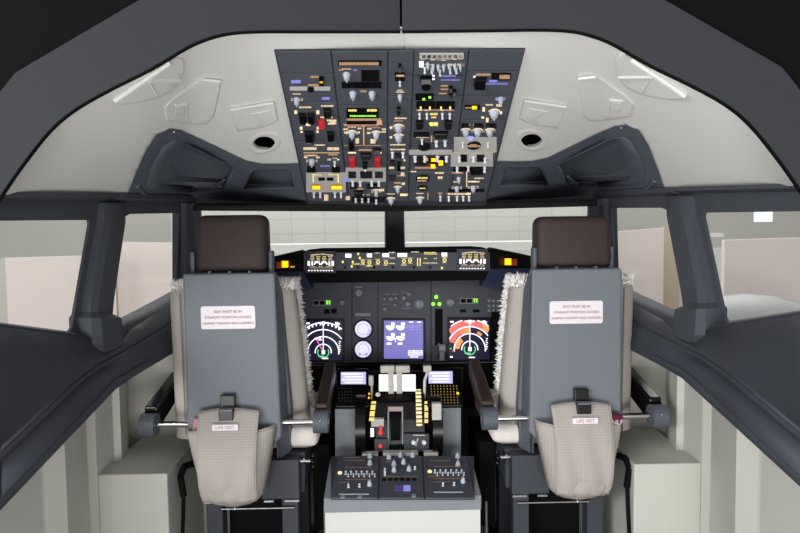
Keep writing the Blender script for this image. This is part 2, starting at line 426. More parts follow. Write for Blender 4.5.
# walls with windows
WIN1 = [(-30, 221), (89, 220), (90, 224), (72, 328), (69, 333), (-30, 320)]
WIN2 = [(124, 217), (130, 214), (179, 213), (179, 220), (176, 291), (111, 324), (108, 322)]
WINF = [(196.5, 205), (386, 204.5), (386, 262), (205, 262), (196.5, 250)]
def L3(pl, L, h=0): return [pl.at(x, y, h) for x, y in L]
for side in (-1, 1):
    w = 'left' if side < 0 else 'right'; kf = (lambda b: b.mirror(True)) if side > 0 else (lambda b: b)
    b = MB(); b.holed([W1.at(-60, 191), W1.at(110.5, 194), W1.at(110.5, 375), W1.at(-60, 350)], [L3(W1, WIN1)], -W1.n*.008); 
    b.holed([W2.at(110.5, 194), W2.at(196, 196), W2.at(196, 345), W2.at(110.5, 375)], [L3(W2, WIN2)], -W2.n*.008)
    kf(b); struct(b.build('wall_'+w, 'dgrey'))
    # raised header moulding: a lip along the top and a flat fascia
    b = MB()
    for pl, x0, x1, ya, yb in ((W1, -60, 110, 191.5, 193.5), (W2, 110, 194, 193.5, 196)):
        b.frustum([pl.at(x0, ya, 0), pl.at(x0, ya, .035), pl.at(x0, ya+5, .035), pl.at(x0, ya+8, 0)], [pl.at(x1, yb, 0), pl.at(x1, yb, .035), pl.at(x1, yb+4, .035), pl.at(x1, yb+7, 0)])
    kf(b); struct(b.build('trim_7' if side < 0 else 'trim_8', 'dgrey'))
    # posts
    b = MB()
    prof = [((98, 203), (122, 203)), ((96, 222), (121, 222)), ((88, 262), (114, 262)), ((82, 296), (108, 300)), ((80, 312), (106, 314)), ((76, 318), (109, 318)), ((77, 345), (110, 343)), ((82, 352), (106, 352))]
    hs = [.022, .03, .034, .036, .038, .055, .06, .05]
    rows = []
    for ((a, c), (d, e)), h in zip(prof, hs):
        rows.append([W1.at(a, c, -.02), W1.at(a+1, c, h*.7), W1.at(a+5, c, h), W1.at(d-6, e, h), W1.at(d-1, e, h*.6), W1.at(d, e, -.02)])
    for r0, r1 in zip(rows, rows[1:]): b.frustum(r0, r1)
    kf(b); struct(b.build('trim_9' if side < 0 else 'trim_10', 'dgrey', smooth=20))
    b = MB(); b.frustum(L3(W2, [(180, 203), (197, 205), (203, 345), (180, 345)], -.03), L3(W2, [(181.5, 203), (196.5, 205), (202, 345), (181, 345)], .02))
    kf(b); struct(b.build('trim_11' if side < 0 else 'trim_12', 'dgrey'))
    for num, (pl, L) in enumerate(((W1, WIN1), (W2, WIN2), (WF, WINF))):
        b = MB(); c = sum(L3(pl, L), Vector())/len(L)
        b.prism([c+(p-c)*1.02 for p in L3(pl, L, -.005)], -pl.n*.003); kf(b)
        struct(b.build('window_%d' % (num*2+(1 if side < 0 else 2)), 'glass'))
    # front wall
    ftop = [WF.at(194, 190)]; c0, c1 = WF.at(194, 190), WF.at(398, 190); c1.x = 0; d0, d1 = WF.at(200, 276), WF.at(398, 276); d1.x = 0; d1.y = c1.y
    b = MB(); b.holed([c0, c1, d1, d0], [L3(WF, WINF)], -WF.n*.012); kf(b); struct(b.build('wall_front_'+w, 'dgrey'))
    b = MB(); b.prism([WF.at(189, 203), WF.at(199, 203), WF.at(203, 345), WF.at(190, 345)], WF.n*.015)
    kf(b); struct(b.build('trim_13' if side < 0 else 'trim_14', 'dgrey'))
    # sloping window sill: window foot > groove > lower edge
    S = [[W1.at(-60, 316, .0), W1.at(-60, 323, .03), P(-60, 500, 1.22), P(-60, 507, 1.205), P(-60, 516, 1.215), P(-60, 560, 1.17), P(-60, 572, 1.18)],
         [W1.at(0, 325, .0), W1.at(0, 329, .03), P(0, 445, 1.33), P(0, 452, 1.315), P(0, 460, 1.325), P(0, 497, 1.28), P(0, 507, 1.29)],
         [W1.at(72, 334, .0), W1.at(73, 338, .03), P(73, 377, 1.64), P(73, 383, 1.625), P(73, 389, 1.635), P(74, 421, 1.59), P(76, 428, 1.60)],
         [W1.at(98, 345, .0), W1.at(98, 350, .05), P(94, 361, 1.78), P(95, 366, 1.77), P(96, 371, 1.775), P(112, 381, 1.78), P(115, 388, 1.79)],
         [W2.at(112, 324, .0), W2.at(114, 330, .05), P(126, 346, 1.92), P(127, 349, 1.91), P(128, 352, 1.91), P(134, 368, 1.88), P(136, 374, 1.89)],
         [W2.at(150, 304, .0), W2.at(150, 309, .05), P(158, 328, 2.08), P(159, 331, 2.07), P(160, 333, 2.07), P(162, 352, 2.04), P(163, 358, 2.05)],
         [W2.at(178, 289, .0), W2.at(178, 294, .05), P(190, 308, 2.32), P(190, 311, 2.31), P(190, 313, 2.31), P(191, 334, 2.28), P(192, 341, 2.29)],
         [W2.at(196, 280, .0), W2.at(196, 285, .05), P(210, 300, 2.46), P(210, 303, 2.45), P(210, 305, 2.45), P(212, 326, 2.42), P(213, 331, 2.43)]]
    b = MB(); V = [[b.bm.verts.new(p) for p in r] for r in S]
    for r0, r1 in zip(V, V[1:]):
        for i in range(len(r0)-1): b.bm.faces.new((r0[i], r0[i+1], r1[i+1], r1[i]))
    kf(b); o = struct(b.build('trim_15' if side < 0 else 'trim_16', 'sill', smooth=25)); md = o.modifiers.new('s', 'SOLIDIFY'); md.thickness = .012; md.offset = 0
    # pale side lining below the sill with pillars (plan polyline)
    plan_px = [(0, 1.40), (40, 1.56), (43, 1.57), (65, 1.63), (86, 1.87), (88, 1.90), (97, 1.90), (114, 2.01), (115, 2.015), (122, 2.02), (128, 2.09), (131, 2.25)]
    plan = [(P(0, 475, 1.40).x, 1.16)] + [(P(x, 475, y).x, y) for x, y in plan_px] + [(-.60, 2.27), (-.60, 2.29), (-.9, 2.3), (-.80, 3.0)]
    ztop = [.80, .83, .87, .88, .89, .93, .95, .96, .975, .98, .98, .985, 1.0, 1.0, 1.0, 1.0, 1.0]
    b = MB()
    for (p, q, za, zb) in zip(plan, plan[1:], ztop, ztop[1:]):
        b.face([(p[0], p[1], DZ), (q[0], q[1], DZ), (q[0], q[1], zb), (p[0], p[1], za)])
    kf(b); o = struct(b.build('wall_lining_'+w, 'lining')); md = o.modifiers.new('s', 'SOLIDIFY'); md.thickness = .004; md.offset = 0
    # side ledge box
    k = 1 if side < 0 else -1
    b = MB(); e0, e1 = P(97.5, 475, 1.90), P(167, 475, 1.90); b.box((e0.x, 1.90, DZ), (e1.x, 2.262, e0.z), .004); kf(b)
    o = b.build('side_ledge', 'lining', bevel=0); tag(o, f'boxy pale beige side ledge on the floor beside the {w} pilot seat', 'ledge', 'side ledges')
    o.data.materials[0] = M['lining']
# rear underside of the header over the windscreen
b = MB(); b.prism([(-.775, 2.50, 1.475), (.775, 2.50, 1.475), (.655, 2.12, 1.478), (-.655, 2.12, 1.478)], (0, 0, .01)); b.prism([(-.775, 2.501, 1.475), (.775, 2.501, 1.475), (0, 3.0, 1.475)], (0, 0, .01)); struct(b.build('ceiling_front', 'black'))
b = MB(); b.box((-.95, 1.1, DZ-.05), (.95, 3.2, DZ)); struct(b.build('floor', 'floor'))
b = MB(); b.box((-.8, 3.15, DZ), (.8, 3.2, 1.1)); struct(b.build('wall_footwell', 'floor'))
b = MB(); b.prism([P(387, 195, 2.94), P(403, 195, 2.94), P(403, 262, 2.94), P(387, 262, 2.94)], (0, .03, 0)); struct(b.build('trim_17', 'dgrey'))

# ------------------------------------------------------------------ the hall outside
b = MB(); b.box((-12, -8, -.35), (12, 12, -.3)); struct(b.build('floor_hall', 'hallfloor'))
b = MB(); b.box((-12, 8.6, -.3), (12, 8.7, 3.2)); struct(b.build('wall_hall', 'hall'))
def hall_obj(name, m, label, cat, boxes, group=None, bev=0):
    b = MB()
    for lo, hi in boxes: b.box(lo, hi, bev)
    return tag(b.build(name, m), label, cat, group)
hall_obj('shutter_wall', 'panelled', 'large pale sheeted shutter far behind the windscreen', 'shutter', [((-2.4, 7.2, -.3), (2.5, 7.3, 2.4))])
hall_obj('bar', 'white', 'long white bench low beyond the windscreen', 'bar', [((-1.6, 6.0, 1.18), (2.3, 6.5, 1.26)), ((-1.5, 6.1, -.3), (-1.42, 6.4, 1.18)), ((2.1, 6.1, -.3), (2.18, 6.4, 1.18))])  # long bar on two posts that draws the white band above the glareshield
def board(pts_px, Y0, Y1, name, m, label, top2=None):
    """free-standing board whose top corners are seen at two photo pixels, on the hall floor"""
    A, B = P(*pts_px[0], Y0), P(*pts_px[1], Y1)
    b = MB(); b.prism([A, B, Vector((B.x, B.y, -.3)), Vector((A.x, A.y, -.3))], (0, .05, 0))
    return tag(b.build(name, m), label, 'board', 'exhibition boards outside the windows')
board([(5, 258), (112, 255)], 5.0, 5.4, 'display_board', 'hallpink', 'pinkish white board outside the rear left side window')
board([(116, 242), (200, 243)], 5.8, 6.0, 'display_board', 'hallpink', 'pinkish white board outside the front left side window')
board([(104, 243), (119, 243)], 6.05, 6.05, 'display_board', 'halltan', 'narrow tan board edge between the two left pinkish boards')
board([(-60, 262), (5, 258)], 5.4, 5.4, 'display_board', 'hall', 'grey board at the far left beside the pinkish board')
board([(600, 233), (664, 228)], 5.6, 5.8, 'display_board', 'hallpink', 'pinkish white board outside the front right side window')
board([(664, 226), (680, 226)], 5.9, 5.9, 'display_board', 'halltan', 'tan board edge right of the front right pinkish board')
board([(725, 240), (860, 236)], 5.0, 4.8, 'display_board', 'hallpink', 'wide pinkish white board outside the rear right side window')
board([(700, 248), (724, 248)], 5.6, 5.6, 'display_board', 'white', 'pale grey door leaf left of the wide right board')
b = MB(); c = P(745, 330, 4.2)
b.box((c.x-.45, c.y-.2, -.3), (c.x+.45, c.y+.2, c.z), .05, 3); b.ball((c.x, c.y, c.z-.02), .42, (1.2, .5, .62)); o = tag(b.build('car_body', mat('pale_body', '9a9b9b', .4), smooth=60), 'rounded white body shell low outside the rear right window', 'body shell')
b = MB(); q = P(766, 215, 6.6); b.box((q.x-.07, q.y, q.z-.07), (q.x+.07, q.y+.1, q.z+.06)); b.box((q.x-.01, q.y+.04, q.z+.06), (q.x+.01, q.y+.06, 3.1)); tag(b.build('hanging_lamp', emis('lamp_white', 'f4f8ff', .9)), 'small white lamp box hanging far outside the rear right window', 'lamp')
b = MB(); b.prism([P(700, 233, 7), P(724, 233, 7), P(724, 237, 7), P(700, 237, 7)], (0, .05, 0)); tag(b.build('wall_rail', 'white'), 'short white rail on the hall wall left of the wide right board', 'rail')

# ------------------------------------------------------------------ panel items (knobs, switches, lights)
def quad(pl, x0, y0, x1, y1, h): return [pl.at(x0, y0, h), pl.at(x1, y0, h), pl.at(x1, y1, h), pl.at(x0, y1, h)]
def slab(pl, x0, y0, x1, y1, h0, h1, b=None):
    b = b or MB(); return b.frustum(quad(pl, x0, y0, x1, y1, h0), [p+pl.n*(h1-h0) for p in quad(pl, x0, y0, x1, y1, h0)])
def px_size(pl, px, py): return (pl.at(px+.5, py)-pl.at(px-.5, py)).length
def item(pl, kind, x, y, w, h, parent, z=.003, m=None):
    """one control or light of a panel; x, y, w, h in photo pixels"""
    c = pl.at(x, y, z); s = px_size(pl, x, y)
    if kind in ('knob', 'bigknob'):
        b = MB(); r = max(w*s/2, .0035)
        b.cyl(c, c+pl.n*.004, r*1.15, r*1.1); b.cyl(c+pl.n*.004, c+pl.n*.014, r, r*.8)
        q = c+pl.n*.014; b.frustum([q+pl.u*r*.25+pl.v*r*.9, q-pl.u*r*.25+pl.v*r*.9, q-pl.u*r*.25-pl.v*r*.9, q+pl.u*r*.25-pl.v*r*.9], [p+pl.n*.005 for p in [q+pl.u*r*.18+pl.v*r*.8, q-pl.u*r*.18+pl.v*r*.8, q-pl.u*r*.18-pl.v*r*.8, q+pl.u*r*.18-pl.v*r*.8]])
        return b.build('rotary_knob', m or 'knob', parent, smooth=40)
    if kind == 'toggle':
        b = MB(); r = w*s/2; b.cyl(c, c+pl.n*.004, r*1.3, r*1.1, 12)
        tip = c+pl.n*.012-pl.v*h*s*.35; b.cyl(c+pl.n*.003, tip, r*.6, r, 10); b.ball(tip, r*1.02)
        return b.build('toggle_switch', m or 'toggle', parent, smooth=40)
    if kind in ('guard', 'redguard'):
        b = MB(); hw, hh = w*s/2, h*s/2
        p = [c+pl.u*a*hw+pl.v*d*hh for a, d in ((-1, 1), (1, 1), (1, -1), (-1, -1))]
        q = [c+pl.u*a*hw*.8+pl.v*d*hh*.8+pl.n*(.010 if d > 0 else .018) for a, d in ((-1, 1), (1, 1), (1, -1), (-1, -1))]
        b.frustum(p, q)
        return b.build('switch_guard', 'red' if kind == 'redguard' else 'gloss', parent, bevel=.001)
    if kind == 'cell':
        b = MB(); slab(pl, x-w/2, y-h/2, x+w/2, y+h/2, z, z+.003, b); o = b.build('annunciator', m or 'gloss', parent); return o
    if kind == 'dial':
        b = MB(); r = w*s/2; b.cyl(c, c+pl.n*.004, r, r*.95, 28)
        return b.build('dial', m or 'gloss', parent, smooth=40)
def arcpts(pl, x, y, r, a0, a1, n, h):
    s = px_size(pl, x, y); c = pl.at(x, y, h)
    return [c+(pl.u*math.cos(math.radians(a))+pl.v*math.sin(math.radians(a)))*r*s for a in [a0+(a1-a0)*i/n for i in range(n+1)]]
def ribbon(b, pl, pts, w, t=.0008):
    for p, q in zip(pts, pts[1:]):
        d = (q-p).normalized(); k = d.cross(pl.n)*w/2
        b.frustum([p-k, p+k, q+k, q-k], [v+pl.n*t for v in (p-k, p+k, q+k, q-k)])
def arc(b, pl, x, y, r, a0, a1, w, h, n=16):
    s = px_size(pl, x, y); ribbon(b, pl, arcpts(pl, x, y, r, a0, a1, n, h), w*s)
def dashes(b, pl, x0, y0, x1, y1, h, ch=1.1, rng=None):
    """a row of tiny unreadable backlit characters"""
    x = x0
    while x < x1-.3:
        w = random.uniform(.5, ch); slab(pl, x, y0+random.uniform(0, .2), min(x+w, x1), y1-random.uniform(0, .2), h, h+.0008, b); x += w+random.uniform(.3, .55)

# ------------------------------------------------------------------ overhead panel
a0, a1, a2 = liner_pt(275, 50), liner_pt(400, 50), P(397, 203, 2.12)
pA, pB, pC = P(275, 50, 1.475), P(525, 48, 1.475), P(397, 203, 2.09)
nn = (pB-pA).cross(pC-pA).normalized()
if nn.z > 0: nn = -nn
OP = Plane(pA, nn)
ov = thing('overhead_panel', (0, 1.8, 1.6), 'large slate blue overhead switch panel crowded with knobs and backlit switches', 'switch panel')
EDGE_T, EDGE_B = [275, 331, 388, 414, 469, 525], [308, 349, 387, 408, 450, 485]
YT, YB = 50, 201
def ex(i, v): return EDGE_T[i]+(EDGE_B[i]-EDGE_T[i])*v
b = MB(); b.frustum([OP.at(274, 49.5, 0), OP.at(525.5, 48, 0), OP.at(486, 204, 0), OP.at(307, 203, 0)], [p+Vector((0, .06, -.004)) for p in (OP.at(274, 49.5, 0), OP.at(525.5, 48, 0), OP.at(486, 204, 0), OP.at(307, 203, 0))])
b.build('backing_tray', 'ohblue', ov)
ROWS = [(0, [0, .15, .34, .60, .80, 1]), (1, [0, .13, .36, .50, .62, .82, 1]), (2, [0, .16, .30, .52, .80, 1]), (3, [0, .17, .30, .42, .62, .80, 1]), (4, [0, .14, .30, .46, .62, .80, 1])]
mods = []
for c, rs in ROWS:
    for v0, v1 in zip(rs, rs[1:]):
        e = .004; f = lambda i, v, d: (ex(i, v)+d, YT+(YB-YT)*v - (1.2 if i > 2 else 0)*(1-v))
        q = [f(c, v0+e, .5), f(c+1, v0+e, -.5), f(c+1, v1-e, -.5), f(c, v1-e, .5)]
        b = MB(); Q = [OP.at(x, y, 0) for x, y in q]; cc = sum(Q, Vector())/4
        b.frustum(Q, [cc+(p-cc)*.985+OP.n*.003 for p in Q])
        o = b.build('switch_module', 'ohpanel', ov); mods.append((q, o, {}))
def module_at(x, y):
    best = None; bd = 1e9
    for q, o, g in mods:
        cx = sum(p[0] for p in q)/4; cy = sum(p[1] for p in q)/4
        d = max(abs(x-cx)/(abs(q[1][0]-q[0][0])/2), abs(y-cy)/(abs(q[2][1]-q[1][1])/2))
        if d < bd: bd, best = d, (q, o, g)
    return best
CR = {'A': (270, 40, 6.123), 'B': (395, 40, 6.123), 'C': (290, 120, 6.267), 'D': (390, 120, 6.267)}
def tr_(c, x, y): a = CR[c]; return a[0]+x/a[2], a[1]+y/a[2]
class Lit:
    """gathers the backlit lettering of a module into one part per colour"""
    def get(s, g, m): return g.setdefault(m, MB())
LT = Lit()
def oh(c, kind, *a):
    sc_ = CR[c][2]
    if kind in ('K', 'T', 'G', 'R', 'DL'):
        x, y = tr_(c, a[0], a[1]); w = (a[2] if len(a) > 2 else {'K': 34, 'T': 15, 'G': 45, 'R': 40, 'DL': 50}[kind])/sc_
        h = (a[3] if len(a) > 3 else {'K': 34, 'T': 28, 'G': 60, 'R': 60, 'DL': 50}[kind])/sc_
        q, o, g = module_at(x, y)
        if kind == 'T': y -= 1
        it = item(OP, {'K': 'knob', 'T': 'toggle', 'G': 'guard', 'R': 'redguard', 'DL': 'dial'}[kind], x, y, w, h, o)
        if kind == 'K' and len(a) > 4:
            arc(LT.get(g, 'warm'), OP, x, y, w*.5+1.6, 20, 160, .9, .0036, 8)
        if kind in 'KT':
            hw = w/2+random.uniform(.4, 1.4); m_ = random.choice(('warm', 'warm', 'orange'))
            top = y-h/2-1.2-(1.6 if kind == 'K' else 0)
            if random.random() < .8: dashes(LT.get(g, m_), OP, x-hw, top-.6, x+hw, top+.2, .0036, .9)
            if kind == 'K' and random.random() < .6:
                for sx in (-1, 1):
                    X_ = x+sx*(w/2+1.9)-.8; dashes(LT.get(g, m_), OP, X_, y-1.2, X_+1.8, y-.5, .0036, .8); dashes(LT.get(g, m_), OP, X_, y+.4, X_+1.6, y+1.1, .0036, .8)
        return it
    x0, y0 = tr_(c, a[0], a[1]); x1, y1 = tr_(c, a[2], a[3]); m = a[4] if len(a) > 4 else None
    q, o, g = module_at((x0+x1)/2, (y0+y1)/2)
    if kind == 'B':
        return item(OP, 'cell', (x0+x1)/2, (y0+y1)/2, x1-x0, y1-y0, o, .003, m or 'gloss')
    if kind == 'P':
        b = slab(OP, x0, y0, x1, y1, .003, .0045); return b.build('pale_faceplate', 'plate', o, bevel=.001)
    if kind == 'L': dashes(LT.get(g, m or 'warm'), OP, x0, y0, x1, y1, .0065 if len(a) > 5 else .0035)
    if kind == 'S': slab(OP, x0, y0, x1, y1, .0035 if len(a) < 6 else .0062, .0045 if len(a) < 6 else .0072, LT.get(g, m or 'warm'))
I = '''
A B 418 118 682 146|A L 425 122 545 140 orange 1|A L 548 122 665 140 orange 1|A K 470 205 42|A B 560 178 668 242|A B 440 250 682 284|A K 508 320 38|A K 625 320 38|A L 420 172 450 180 orange
A L 510 172 535 182 lilac|A L 555 300 590 312 orange|A S 130 238 190 256 lilac|A L 248 212 300 224 orange|A L 235 262 300 274 orange|A B 300 215 330 270|A L 305 240 325 250 amber 1|A P 122 278 230 302|A P 270 278 370 302|A DL 250 295 40
A K 165 358 36|A S 318 343 366 357 lilac|A L 180 400 252 409|A S 150 424 166 444|A S 284 424 302 446|A G 200 460 45 75|A G 252 460 45 75|A L 314 392 388 401|A G 352 425 52 55|A L 310 462 385 470 yel|A R 318 495 42 58|A L 350 480 410 490|A L 355 500 395 510
A B 468 410 665 468|A L 480 412 530 424 yel 1|A L 595 410 655 424 yel 1|A L 490 448 650 456 green_e 1|A L 470 472 682 486 orange|A S 655 485 685 508 orange|A L 455 515 665 521 orange
A B 470 490 650 506|A B 785 135 800 165
B B 150 72 420 104 plate|B B 165 80 188 100|B B 197 80 220 100|B B 229 80 252 100|B B 262 80 285 100|B B 294 80 317 100|B B 326 80 349 100|B B 358 80 381 100|B B 391 80 412 100|B S 148 122 174 158 wline|B K 200 138 18|B K 232 148 18|B K 264 150 18|B K 297 150 18|B K 330 145 18|B K 365 145 18|B K 398 145 18
B T 182 170|B T 225 172|B T 275 185|B T 337 172|B T 375 172|B S 155 100 185 110 orange|B G 30 150 20 34|B B 0 190 60 240|B S 8 200 56 210 orange 1|B T 30 250|B K 30 335 26|B L 8 308 58 314|B G 22 412 26 42|B L 0 468 70 476
B G 190 222 80 30|B S 228 206 242 216 wline|B S 228 226 242 236 wline|B L 285 206 370 218 lilac|B L 280 232 395 242 lilac|B DL 190 280 60|B L 165 258 225 266 orange|B L 280 268 325 278 orange|B L 280 290 325 298 orange|B G 340 278 26 22|B G 362 300 26 22|B G 340 315 24 18|B L 268 316 315 324 orange
B B 125 320 235 358|B S 168 343 184 355 green_e 1|B S 205 332 220 344 green_e 1|B B 130 368 245 410|B B 250 368 365 410|B S 152 395 162 412 yel 1|B S 208 395 218 412 yel 1|B S 276 395 286 412 yel 1|B S 332 395 342 412 yel 1|B L 132 418 362 425 orange|B T 150 452|B T 195 452|B T 290 452|B T 335 452|B G 150 495 48 50|B G 325 495 48 50|B L 215 440 262 452 yel|B L 215 496 262 520 yel|B L 222 462 255 470 yel
B G 520 245 75 80|B L 495 198 585 210 orange|B B 590 195 705 236|B L 640 200 700 225 orange 1|B S 575 232 625 244 lilac 1|B L 556 254 690 266 lilac|B K 645 352 30|B S 615 346 670 362 lilac|B B 425 390 520 414|B S 470 392 500 410 amber 1|B L 430 398 465 406 orange 1|B K 605 438 52 52 1|B L 555 385 600 394|B L 620 385 655 400|B S 535 405 550 430|B S 640 430 655 445|B S 528 462 545 472|B S 556 470 572 495|B B 405 505 452 528|B B 490 505 540 528|B B 570 505 620 528|B S 480 212 492 222 wline
C G 122 85 60 90|C S 100 15 128 28|C S 62 35 78 52|C S 168 35 184 50|C S 165 60 180 72|C S 66 62 80 72|C G 255 82 46 66|C R 195 8 40 40|C L 250 0 290 20|C L 105 125 130 140|C L 155 146 222 154|C L 85 164 165 180|C L 235 164 310 182|C S 85 196 312 200 orange|C L 90 210 175 220 orange|C L 240 205 300 214 orange|C K 137 250 36|C T 280 262|C L 88 222 110 232|C L 165 222 185 232|C L 236 236 255 246|C L 295 236 312 246|C B 108 285 160 320|C B 262 285 312 320|C L 190 276 250 286 lilac
C P 102 322 350 446|C B 178 352 218 370|C B 232 352 272 370|C B 340 355 370 375 lilac|C B 138 398 192 424|C B 255 398 328 424|C S 140 401 190 421 amber 1|C S 258 401 326 421 amber 1|C S 142 332 150 384 yel|C S 298 332 306 384 yel|C S 142 332 200 338 yel|C S 240 332 306 338 yel|C T 150 458|C T 190 458|C T 282 458|C T 320 458|C L 215 460 240 500|C L 350 470 375 495
C K 388 75 38 38 1|C K 540 78 38 38 1|C S 458 20 466 148 orange|C S 335 18 580 22 orange|C L 335 45 365 55|C L 340 65 365 78|C L 425 40 448 50|C L 425 65 440 76|C L 485 42 510 52|C L 482 68 505 80|C L 575 45 600 56|C L 575 62 600 72|C G 385 135 40 90|C L 412 108 432 140|C L 505 112 535 140 warm|C R 390 245 44 76|C R 547 245 42 76|C S 364 194 414 202|C S 524 194 574 202|C L 430 176 510 186 orange|C G 475 205 70 32|C G 545 172 50 24|C G 470 262 34 40|C L 340 150 570 154 orange
C P 348 292 602 380|C B 366 314 414 354|C B 533 314 582 354|C B 440 312 515 356|C T 472 290 18|C L 415 305 440 330 orange|C L 505 305 530 345 orange|C T 393 385 18|C T 440 388 18|C T 512 385 18|C T 557 385 18|C B 376 390 420 425|C B 480 395 560 420|C L 392 420 458 430 orange|C K 540 440 26 26 1|C T 412 490|C T 452 490|C T 492 490|C T 540 498|C L 415 458 462 466|C L 560 425 590 440|C G 430 440 60 30|C B 385 475 600 505
C K 680 38 44 44 1|C K 680 98 44 44 1|C S 625 34 640 46|C S 625 96 640 106|C L 628 144 722 152|C L 628 174 722 182|C T 642 206 18|C T 708 206 18|C B 658 200 696 228|C B 624 246 660 278|C G 682 270 26 66|C L 622 286 652 300|C L 690 286 722 300|C S 712 240 722 250|C B 620 340 662 372|C L 695 322 716 345|C L 668 340 722 346 orange|C K 675 420 28 28 1|C L 655 382 690 392 orange|C L 700 385 722 400|C K 632 492 34 34 1|C L 690 455 740 468
D G 182 12 44 42|D G 362 12 44 42|D L 245 10 300 22 yel|D B 148 68 246 96|D G 318 72 94 36|D L 295 92 340 102 orange|D L 165 96 245 104|D S 256 92 264 130 orange|D T 200 122|D T 290 135 20|D T 345 132 20|D DL 215 160 80|D P 120 180 390 210|D L 145 188 375 196 orange|D B 155 222 345 276|D T 157 232 20|D T 217 232 20|D T 298 230 20|D T 353 232 20|D S 258 228 286 248 amber 1|D S 255 266 282 290 amber 1|D S 304 242 332 272 amber 1|D S 222 226 238 244 orange 1|D S 232 262 248 282 dimred 1|D L 155 288 290 298 orange|D L 130 312 165 320
D DL 205 360 90|D L 172 345 238 356 yel 1|D L 172 362 230 374 orange 1|D L 282 320 338 330|D L 300 346 328 362 warm|D DL 205 418 60|D L 185 412 225 420 yel 1|D K 187 488 32 32 1|D T 315 480|D T 368 482|D T 420 480|D T 458 480|D T 495 480|D L 362 452 505 462|D L 65 455 105 470|D S 310 450 316 500 orange|D S 235 450 240 490 orange
D K 473 62 40 40 1|D K 547 62 40 40 1|D K 623 62 40 40 1|D B 448 15 492 35|D B 525 15 575 35|D B 600 15 650 35|D P 400 100 668 194|D P 380 196 645 284|D S 488 90 520 112 blue 1|D DL 525 150 90|D L 480 145 565 157 orange 1|D L 500 138 545 144 orange 1|D T 455 142|D T 613 142|D L 400 190 660 200 orange|D B 440 208 482 252|D B 543 208 592 252|D T 434 232 20|D T 522 232 22|D T 595 238 20|D L 400 205 430 215 orange|D B 395 288 605 312|D T 420 298 18|D T 592 298 18|D T 490 292 16|D L 390 320 455 330 orange|D K 430 358 24|D K 418 418 28|D K 520 415 32|D S 478 310 483 412 warm|D B 505 315 580 335|D B 365 425 590 440|D L 395 375 415 385 orange|D L 490 375 560 384|D L 530 355 590 362|D L 480 455 505 462'''
for line in I.strip().splitlines():
    for it in line.split('|'):
        a = it.split(); vals = [float(v) if v.replace('.', '').replace('-', '').isdigit() else v for v in a[2:]]
        oh(a[0], a[1], *vals)
for q, o, g in mods:
    for m, b in g.items(): b.build('lettering', m, o)

# ------------------------------------------------------------------ main instrument panel
IP = Plane((0, 2.63, 1.1), (0, -1, .12))
ip = thing('instrument_panel', (0, 2.63, .9), 'main instrument panel with lit flight displays, below the glareshield', 'instrument panel')
A_ = lambda x, y, h=0: IP.at(x, y, h)
b = MB(); tl, tr2 = A_(200, 268), A_(590, 268); z1 = tl.z; bl = A_(200, 366)
def ipz(z): return 2.63+ (z-1.1)*.12
b.prism([(-.66, ipz(1.185), 1.185), (.66, ipz(1.185), 1.185), (.66, ipz(.85), .85), (-.66, ipz(.85), .85)], (0, .05, 0)); b.build('panel_board', 'panel', ip)
b = MB()
for x in (352, 378, 431): slab(IP, x-.3, 281, x+.3, 362, .001, .002, b)
slab(IP, 305, 363.5, 500, 364.5, .001, .003, b)
b.build('panel_seam', 'black', ip)
def screen(x0, y0, x1, y1, m, nm='display', bez='gloss', bw=2.0):
    slab(IP, x0-bw, y0-bw, x1+bw, y1+bw, .001, .008).build('display_bezel', bez, ip, bevel=.001)
    return slab(IP, x0, y0, x1, y1, .0085, .0095).build(nm, m, ip)
